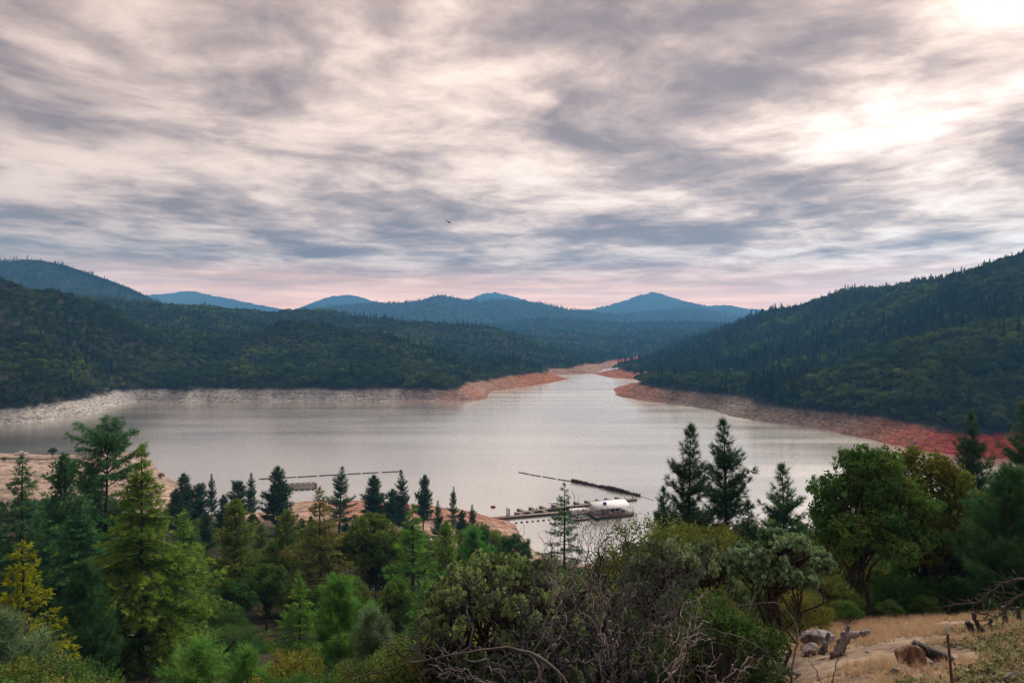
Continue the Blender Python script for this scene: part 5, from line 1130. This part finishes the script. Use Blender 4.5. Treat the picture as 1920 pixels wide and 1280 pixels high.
def build_knoll():
    # boulder with split driftwood
    p = gp(1535, 1212); rock('boulder', (.95, .7, .40), 11, M['rock_grey'], p + (0, .2, .14), 'low grey lichen-covered boulder at the edge of the dry grass', 'rock', None, .3)
    q = gp(1520, 1228); rock('boulder', (.5, .42, .30), 12, M['rock_grey'], q + (0, 0, .08), 'smaller pale boulder in front of the lichen-covered one', 'rock', None, 1.3)
    q = gp(1470, 1236); rock('boulder', (.55, .4, .22), 13, M['rock_grey'], q + (0, 0, .05), 'flat pale stone by the crooked manzanita stem', 'rock', None, 2.0)
    a = gp(1560, 1235); 
    for k, (du, h, dx) in enumerate(((0, .62, .32), (9, .70, .40), (18, .55, .36), (-9, .48, .22))):
        b = a + np.array((du / F * a[1], .1 * k, -.05)); timber([b, b + (dx * .5, .05, h * .5), b + (dx, .1, h)], (.085, .07, .04), M['driftwood'], 'driftwood_splinter', ('longest leaning', 'upright', 'short right-hand', 'low left-hand')[k] + ' splinter of the grey broken stump by the boulder', 'wood', 'splinters of the broken stump', 6)
    c = gp(1600, 1205); timber([c + (-.25, .1, .12), c + (.1, .1, .16), c + (.5, .15, .2)], (.1, .09, .06), M['driftwood'], 'driftwood_log', 'grey log lying right of the boulder', 'log', None, 7)
    # brown rock with charred slabs leaning on it
    p = gp(1712, 1250); rock('boulder', (.58, .46, .46), 15, M['rock_brown'], p + (0, .1, .10), 'rusty brown rock in the dry grass', 'rock', None, .6)
    for k, (du, dv, L_, w_) in enumerate(((26, -16, .55, .10), (40, -14, .62, .09), (52, -10, .46, .08))):
        b = gp(1712 + du, 1250 + dv + 10); o = MB().box((0, 0, 0), (L_, .14, w_)).obj('charred_slab', M['char']); o.location = b + (.02, .05, .19); o.rotation_euler = (R(10), R(32 - 6 * k), R(-20 + 9 * k)); tag(o, ('blackened slab leaning on the rusty rock', 'longer blackened slab behind the first on the rusty rock', 'short grey slab outermost by the rusty rock')[k], 'wood', 'slabs leaning on the rusty rock')
    for k, (u, v, s) in enumerate(((1690, 1255, .22), (1683, 1262, .26), (1702, 1258, .16), (1900, 1275, .3), (1625, 1226, .10), (1758, 1252, .2), (1735, 1262, .12), (1800, 1218, .18))):
        q = gp(u, v); rock('stone', (s, s * .8, s * .6), 80 + k, M['sandrock'] if k != 6 else M['rock_brown'], q + (0, 0, s * .1), ('dark stone left of the rusty rock', 'larger dark stone left of the rusty rock', 'small stone touching the rusty rock', 'stone in the bottom right corner', 'small stone alone in the pale grass', 'dark stone right of the charred slabs', 'orange stone below the rusty rock', 'dark stone right of the steel post')[k], 'stone', 'stones on the knoll', k)
    # steel fence post with a white tip
    y = 9.6; b = np.array(((1795 - 960) / F * y, y, 0)); b[2] = h1(b[0], b[1]) - .25; t = P(1775, 1166, y)
    o = empty('fence_post', tuple(b)); ax = Vector(t - b); o.rotation_euler = ax.to_track_quat('Z', 'X').to_euler(); L_ = ax.length; tag(o, 'thin rusty steel fence post with a white tip, leaning a little', 'post')
    for nm, z0, z1, mt in (('shaft', 0, L_ - .155, M['post_rust']), ('tip', L_ - .155, L_, M['post_white'])):
        MB().box((0, 0, (z0 + z1) / 2), (.034, .008, z1 - z0)).box((0, .012, (z0 + z1) / 2), (.008, .022, z1 - z0 - .002)).obj(nm, mt, o)
    sm = MB().box((0, -.007, 0), (.012, .008, .02)).mesh('stud', M['post_rust'])
    for i in range(14):
        s_ = bpy.data.objects.new('stud', sm); s_.location = (0, 0, .1 + i * .055); link(s_, o)
    a = gp(1822, 1249); b = gp(1935, 1237); timber([a + (0, 0, .03), (a + b) / 2 + (0, 0, .07), b + (0, 0, .06)], (.016, .016, .016), M['rod'], 'rusty_rod', 'rusty rod lying in the low green growth at the right edge', 'rod', None, 7, .004)
    # burnt stumps under the soft pine
    for k, (u, v, du, dv, r) in enumerate(((1826, 1188, -13, -22, .085), (1838, 1189, -14, -42, .05), (1841, 1187, -2, -12, .06), (1854, 1180, 2, -22, .04), (1886, 1175, -5, -38, .075), (1912, 1168, -4, -30, .06))):
        a = gp(u, v); b = P(u + du, v + dv, a[1]); timber([a - (0, 0, .1), (a + b) / 2 + (.02, 0, 0), b], (r * 1.2, r, r * .8), M['char'], 'burnt_stump', ('stout leaning burnt stump', 'thin tall burnt stem behind the stout stump', 'stubby burnt stump beside the stout one', 'thin dark stem right of the stubby stump', 'dark stump with a forked limb under the soft pine', 'dark stump nearest the right edge')[k] + ' at the top of the knoll', 'stump', 'burnt stumps on the knoll', 7, .01, 8)
    # bare grey limbs reaching in at the right
    y = 17.0
    for k, (px, r) in enumerate((([(1960, 1095), (1915, 1083), (1880, 1093), (1850, 1115), (1838, 1128), (1810, 1131), (1775, 1136)], .035), ([(1960, 1095), (1925, 1108), (1893, 1128), (1882, 1148), (1870, 1155), (1842, 1152)], .035))):
        pts = [P(u, v, y + .3 * i) for i, (u, v) in enumerate(px)]
        o = timber(pts, np.linspace(r, .008, 6), M['bark_grey'], 'bare_limb', ('upper', 'lower')[k] + ' bare grey limb arching in from the right edge', 'branch', 'bare limbs at the right edge', 6, .015, 22)
        g = np.random.default_rng(k + 3); c = np.array(pts)
        n = 70; i = g.integers(2, len(c), n); j = np.maximum(i - 1, 0); f = g.random((n, 1)); s0 = c[i] * f + c[j] * (1 - f); d = (c[i] - c[j]); d /= np.linalg.norm(d, axis=1, keepdims=True); e = s0 + (d * .7 + g.normal(size=(n, 3)) * .5) * g.uniform(.12, .5, (n, 1)); mid_ = (s0 + e) / 2 + g.normal(size=(n, 3)) * .03
        MB().tubes(np.stack((s0, mid_, e), 1), np.tile((.008, .006, .003), (n, 1)), 3).obj('twigs', M['bark_grey'], o)
    # crooked stems and roots left of the boulder
    a = gp(1500, 1262); timber([gp(1300, 1290) + (0, 0, .05), P(1345, 1262, 17), P(1395, 1245, 17.2), P(1440, 1262, 17), gp(1470, 1285)], (.04, .06, .07, .07, .05), M['driftwood'], 'fallen_limb', 'pale crooked fallen limb at the bottom right of centre', 'branch', None, 7, .03, 16)
    timber([gp(1445, 1250) + (0, 0, .02), P(1400, 1175, 17.2), P(1370, 1150, 17.6), P(1310, 1110, 18.5), P(1280, 1098, 19)], (.055, .05, .045, .04, .02), M['char'], 'bent_stem', 'dark bent stem rising left from the fallen limb', 'branch', None, 7, .03, 16)
    timber([gp(1437, 1240) + (0, 0, .0), P(1452, 1252, 16.4), P(1480, 1262, 16.2), gp(1500, 1268) + (0, 0, .03)], (.06, .055, .04, .03), M['driftwood'], 'surface_root', 'grey root curling over the grass from the crooked manzanita', 'root', None, 7, .02, 14)
    # thin bare shoots close to the camera, rooted in the slope below the frame
    def shoot(px, y, r, lab):
        pts = [P(u, v, y + .06 * i) for i, (u, v) in enumerate(px)]; b = pts[0]; gz = h1(b[0], b[1]); base = np.array((b[0], b[1], gz - .05)); timber([base, (base + b) / 2] + pts, np.linspace(r, r * .3, 6), M['bark_grey'], 'bare_shoot', lab, 'twig', 'bare shoots close to the camera', 6, .006, 30)
    shoot([(1085, 1330), (1070, 1285), (1035, 1243), (985, 1216), (930, 1216), (830, 1228), (760, 1245), (690, 1265), (630, 1285)], 4.6, .013, 'thick arching bare shoot crossing the bottom centre')
    shoot([(950, 1300), (985, 1250), (1010, 1228)], 4.7, .007, 'short thin shoot under the arching one')
    shoot([(1478, 1330), (1483, 1270), (1490, 1220), (1497, 1195), (1495, 1180), (1488, 1160), (1470, 1138), (1452, 1128), (1410, 1133), (1370, 1134)], 5.2, .010, 'pale bare shoot bending left before the crooked manzanita')
    shoot([(1482, 1300), (1455, 1240), (1420, 1210), (1380, 1190), (1330, 1175), (1270, 1182), (1210, 1196)], 5.3, .007, 'faint long shoot drooping left across the dark brush')
    shoot([(1553, 1320), (1562, 1265), (1575, 1225), (1585, 1180), (1586, 1166)], 5.6, .008, 'upright bare shoot before the boulder')
    shoot([(1552, 1310), (1530, 1262), (1517, 1235), (1511, 1215)], 5.6, .006, 'side shoot leaning left before the boulder')
build_knoll()

# rail fence by the track at the lower left
def build_fence():
    M['fence'] = plain_mat('brown_rail', (0.10, 0.055, 0.045), .85, .3, 4)
    y = 76.0; o = None; us = (150, 168, 197, 214); pts = []
    for u in us: x = (u - 960) / F * y; pts.append(np.array((x, y + (u - 197) * .02, h1(x, y + (u - 197) * .02))))
    o = empty('rail_fence', tuple(pts[0])); tag(o, 'brown two-rail timber fence by the pale track behind the large cedar', 'fence'); b0 = pts[0]
    for p in pts: MB().box(p - b0 + np.array((0, 0, .55)), (.14, .14, 1.25)).obj('post', M['fence'], o)
    for a, b in zip(pts[:-1], pts[1:]):
        for h in (.45, 1.05): MB().tubes(np.stack((a - b0 + (0, -.02, h), b - b0 + (0, -.02, h))), np.array((.065, .06)), 6).obj('rail', M['fence'], o)
build_fence()

# dry grass and low herbs
def grass_kind(name, tm, mat, n):
    b = MB(); b.add(tm[0], tm[1], np.repeat(np.random.default_rng(n).random(len(tm[0]) // 3 if len(tm[0]) % 3 == 0 else len(tm[0])), 3 if len(tm[0]) % 3 == 0 else 1)); o = bpy.data.objects.new(name, b.mesh(name, mat)); return o
def build_grass():
    g = np.random.default_rng(5)
    for name, kinds, cond, n, smin, smax, lab in (
        ('dry_grass', [('grass_tuft_a', blade_tuft(16, .26, .012, 4, 48, .02, 1), M['grass_dry']), ('grass_tuft_b', blade_tuft(14, .17, .012, 10, 75, .02, 2), M['grass_dry']), ('grass_tuft_c', blade_tuft(20, .10, .014, 30, 88, .01, 3), M['grass_dry'])], lambda u, v, x, y: np.ones(len(u), bool), 9000, .35, 1.05, 'golden dry grass covering the knoll'),
        ('low_herbs', [('herb_a', leaf_clump(14, .09, .075, .045, 4, .8), M['cover_green']), ('herb_b', leaf_clump(12, .07, .06, .05, 5, .8), M['cover_green']), ('litter', leaf_clump(10, .10, .10, .04, 6, 0), M['cover_dead'])], lambda u, v, x, y: (fbm(x * .8, y * .8, 3, 7) + np.clip((u - 1720 - (1280 - v) * .9) / 150, -1, 1)) > .15, 9000, .6, 1.5, 'low green herbs and litter on the right of the knoll')):
        pc = bpy.data.collections.new(name + '_kinds'); FORESTCOL[name] = pc
        for k in kinds: pc.objects.link(grass_kind(*k, 3))
        y = np.sqrt(g.uniform(7 ** 2, 33 ** 2, n * 3)); u = g.uniform(1180, 2000, n * 3); x = (u - 960) / F * y
        edge = sstep(x, 0.8 + .12 * y, 3.2 + .12 * y) * (1 - sstep(y, 26, 33)); ok = (g.random(n * 3) < edge); x = x[ok]; y = y[ok]; u = u[ok]
        z = height(x, y); v = HV + F * (CAMZ - z) / y; c = cond(u, v, x, y) if name == 'low_herbs' else (g.random(len(x)) < np.clip(1.0 - ((fbm(x * .8, y * .8, 3, 7) + np.clip((u - 1720 - (1280 - v) * .9) / 150, -1, 1)) > .3) * .8, 0, 1)) & (fbm(x * .45 + 9, y * .45, 3, 17) > -.05)
        x, y, z = x[c][:n], y[c][:n], z[c][:n]; m = len(x); s = g.uniform(smin, smax, m)
        forest_object(name, np.column_stack((x, y, z)), np.repeat(s[:, None], 3, 1), np.column_stack((g.normal(size=(m, 2)) * .15, g.uniform(0, 6.28, m))), g.integers(0, 3, m), lab)
build_grass()

# ------------------------------------------------------------------ the bird
def build_bird():
    M['bird'] = plain_mat('dark_feathers', (0.02, 0.018, 0.022), .8, .2, 20)
    p = P(841, 416.5, 75); b = MB(); xs = np.linspace(-.17, .2, 11); r = np.array((.006, .018, .032, .045, .052, .052, .046, .034, .030, .026, .006))
    b.tubes(np.column_stack((xs, np.zeros(11), .01 * np.sin(xs * 8))), r, 10)
    for s in (-1, 1):
        V = [(.10, s * .03, .02), (-.06, s * .03, .015), (.09, s * .16, .09), (-.05, s * .17, .085), (.03, s * .30, .05), (-.06, s * .29, .045), (-.10, s * .40, .0)]
        V += [(x, y, z - .012) for x, y, z in V]; b.add(V, [(0, 2, 3), (0, 3, 1), (2, 4, 5), (2, 5, 3), (4, 6, 5), (7, 10, 9), (7, 8, 10), (9, 12, 11), (9, 10, 12), (11, 12, 13), (0, 7, 9), (0, 9, 2), (2, 9, 11), (2, 11, 4), (4, 11, 13), (4, 13, 6), (1, 3, 10), (1, 10, 8), (3, 5, 12), (3, 12, 10), (5, 6, 13), (5, 13, 12)])
    b.add([(-.15, 0, .01), (-.30, -.05, .0), (-.31, .05, .0), (-.15, 0, -.01)], [(0, 1, 2), (3, 2, 1)])
    o = b.obj('bird', M['bird'], None, True); o.location = p; o.rotation_euler = (R(20), R(28), R(60)); tag(o, 'small dark bird flying before the clouds', 'bird')
build_bird()

# ------------------------------------------------------------------ haze
def build_haze():
    m, nt, N, L, out = new_mat('haze_air')
    v = N('ShaderNodeVolumePrincipled'); v.inputs['Color'].default_value = (0.17, 0.52, 1.0, 1); v.inputs['Density'].default_value = 0.00019
    v.inputs['Anisotropy'].default_value = 0.25
    L(v.outputs[0], out.inputs['Volume'])
    b = MB().box((0, 3620, 192), (9600, 7800, 504))
    o = b.obj('haze', m); tag(o, 'thin blue haze filling the valley air', None, None, 'stuff')
build_haze()
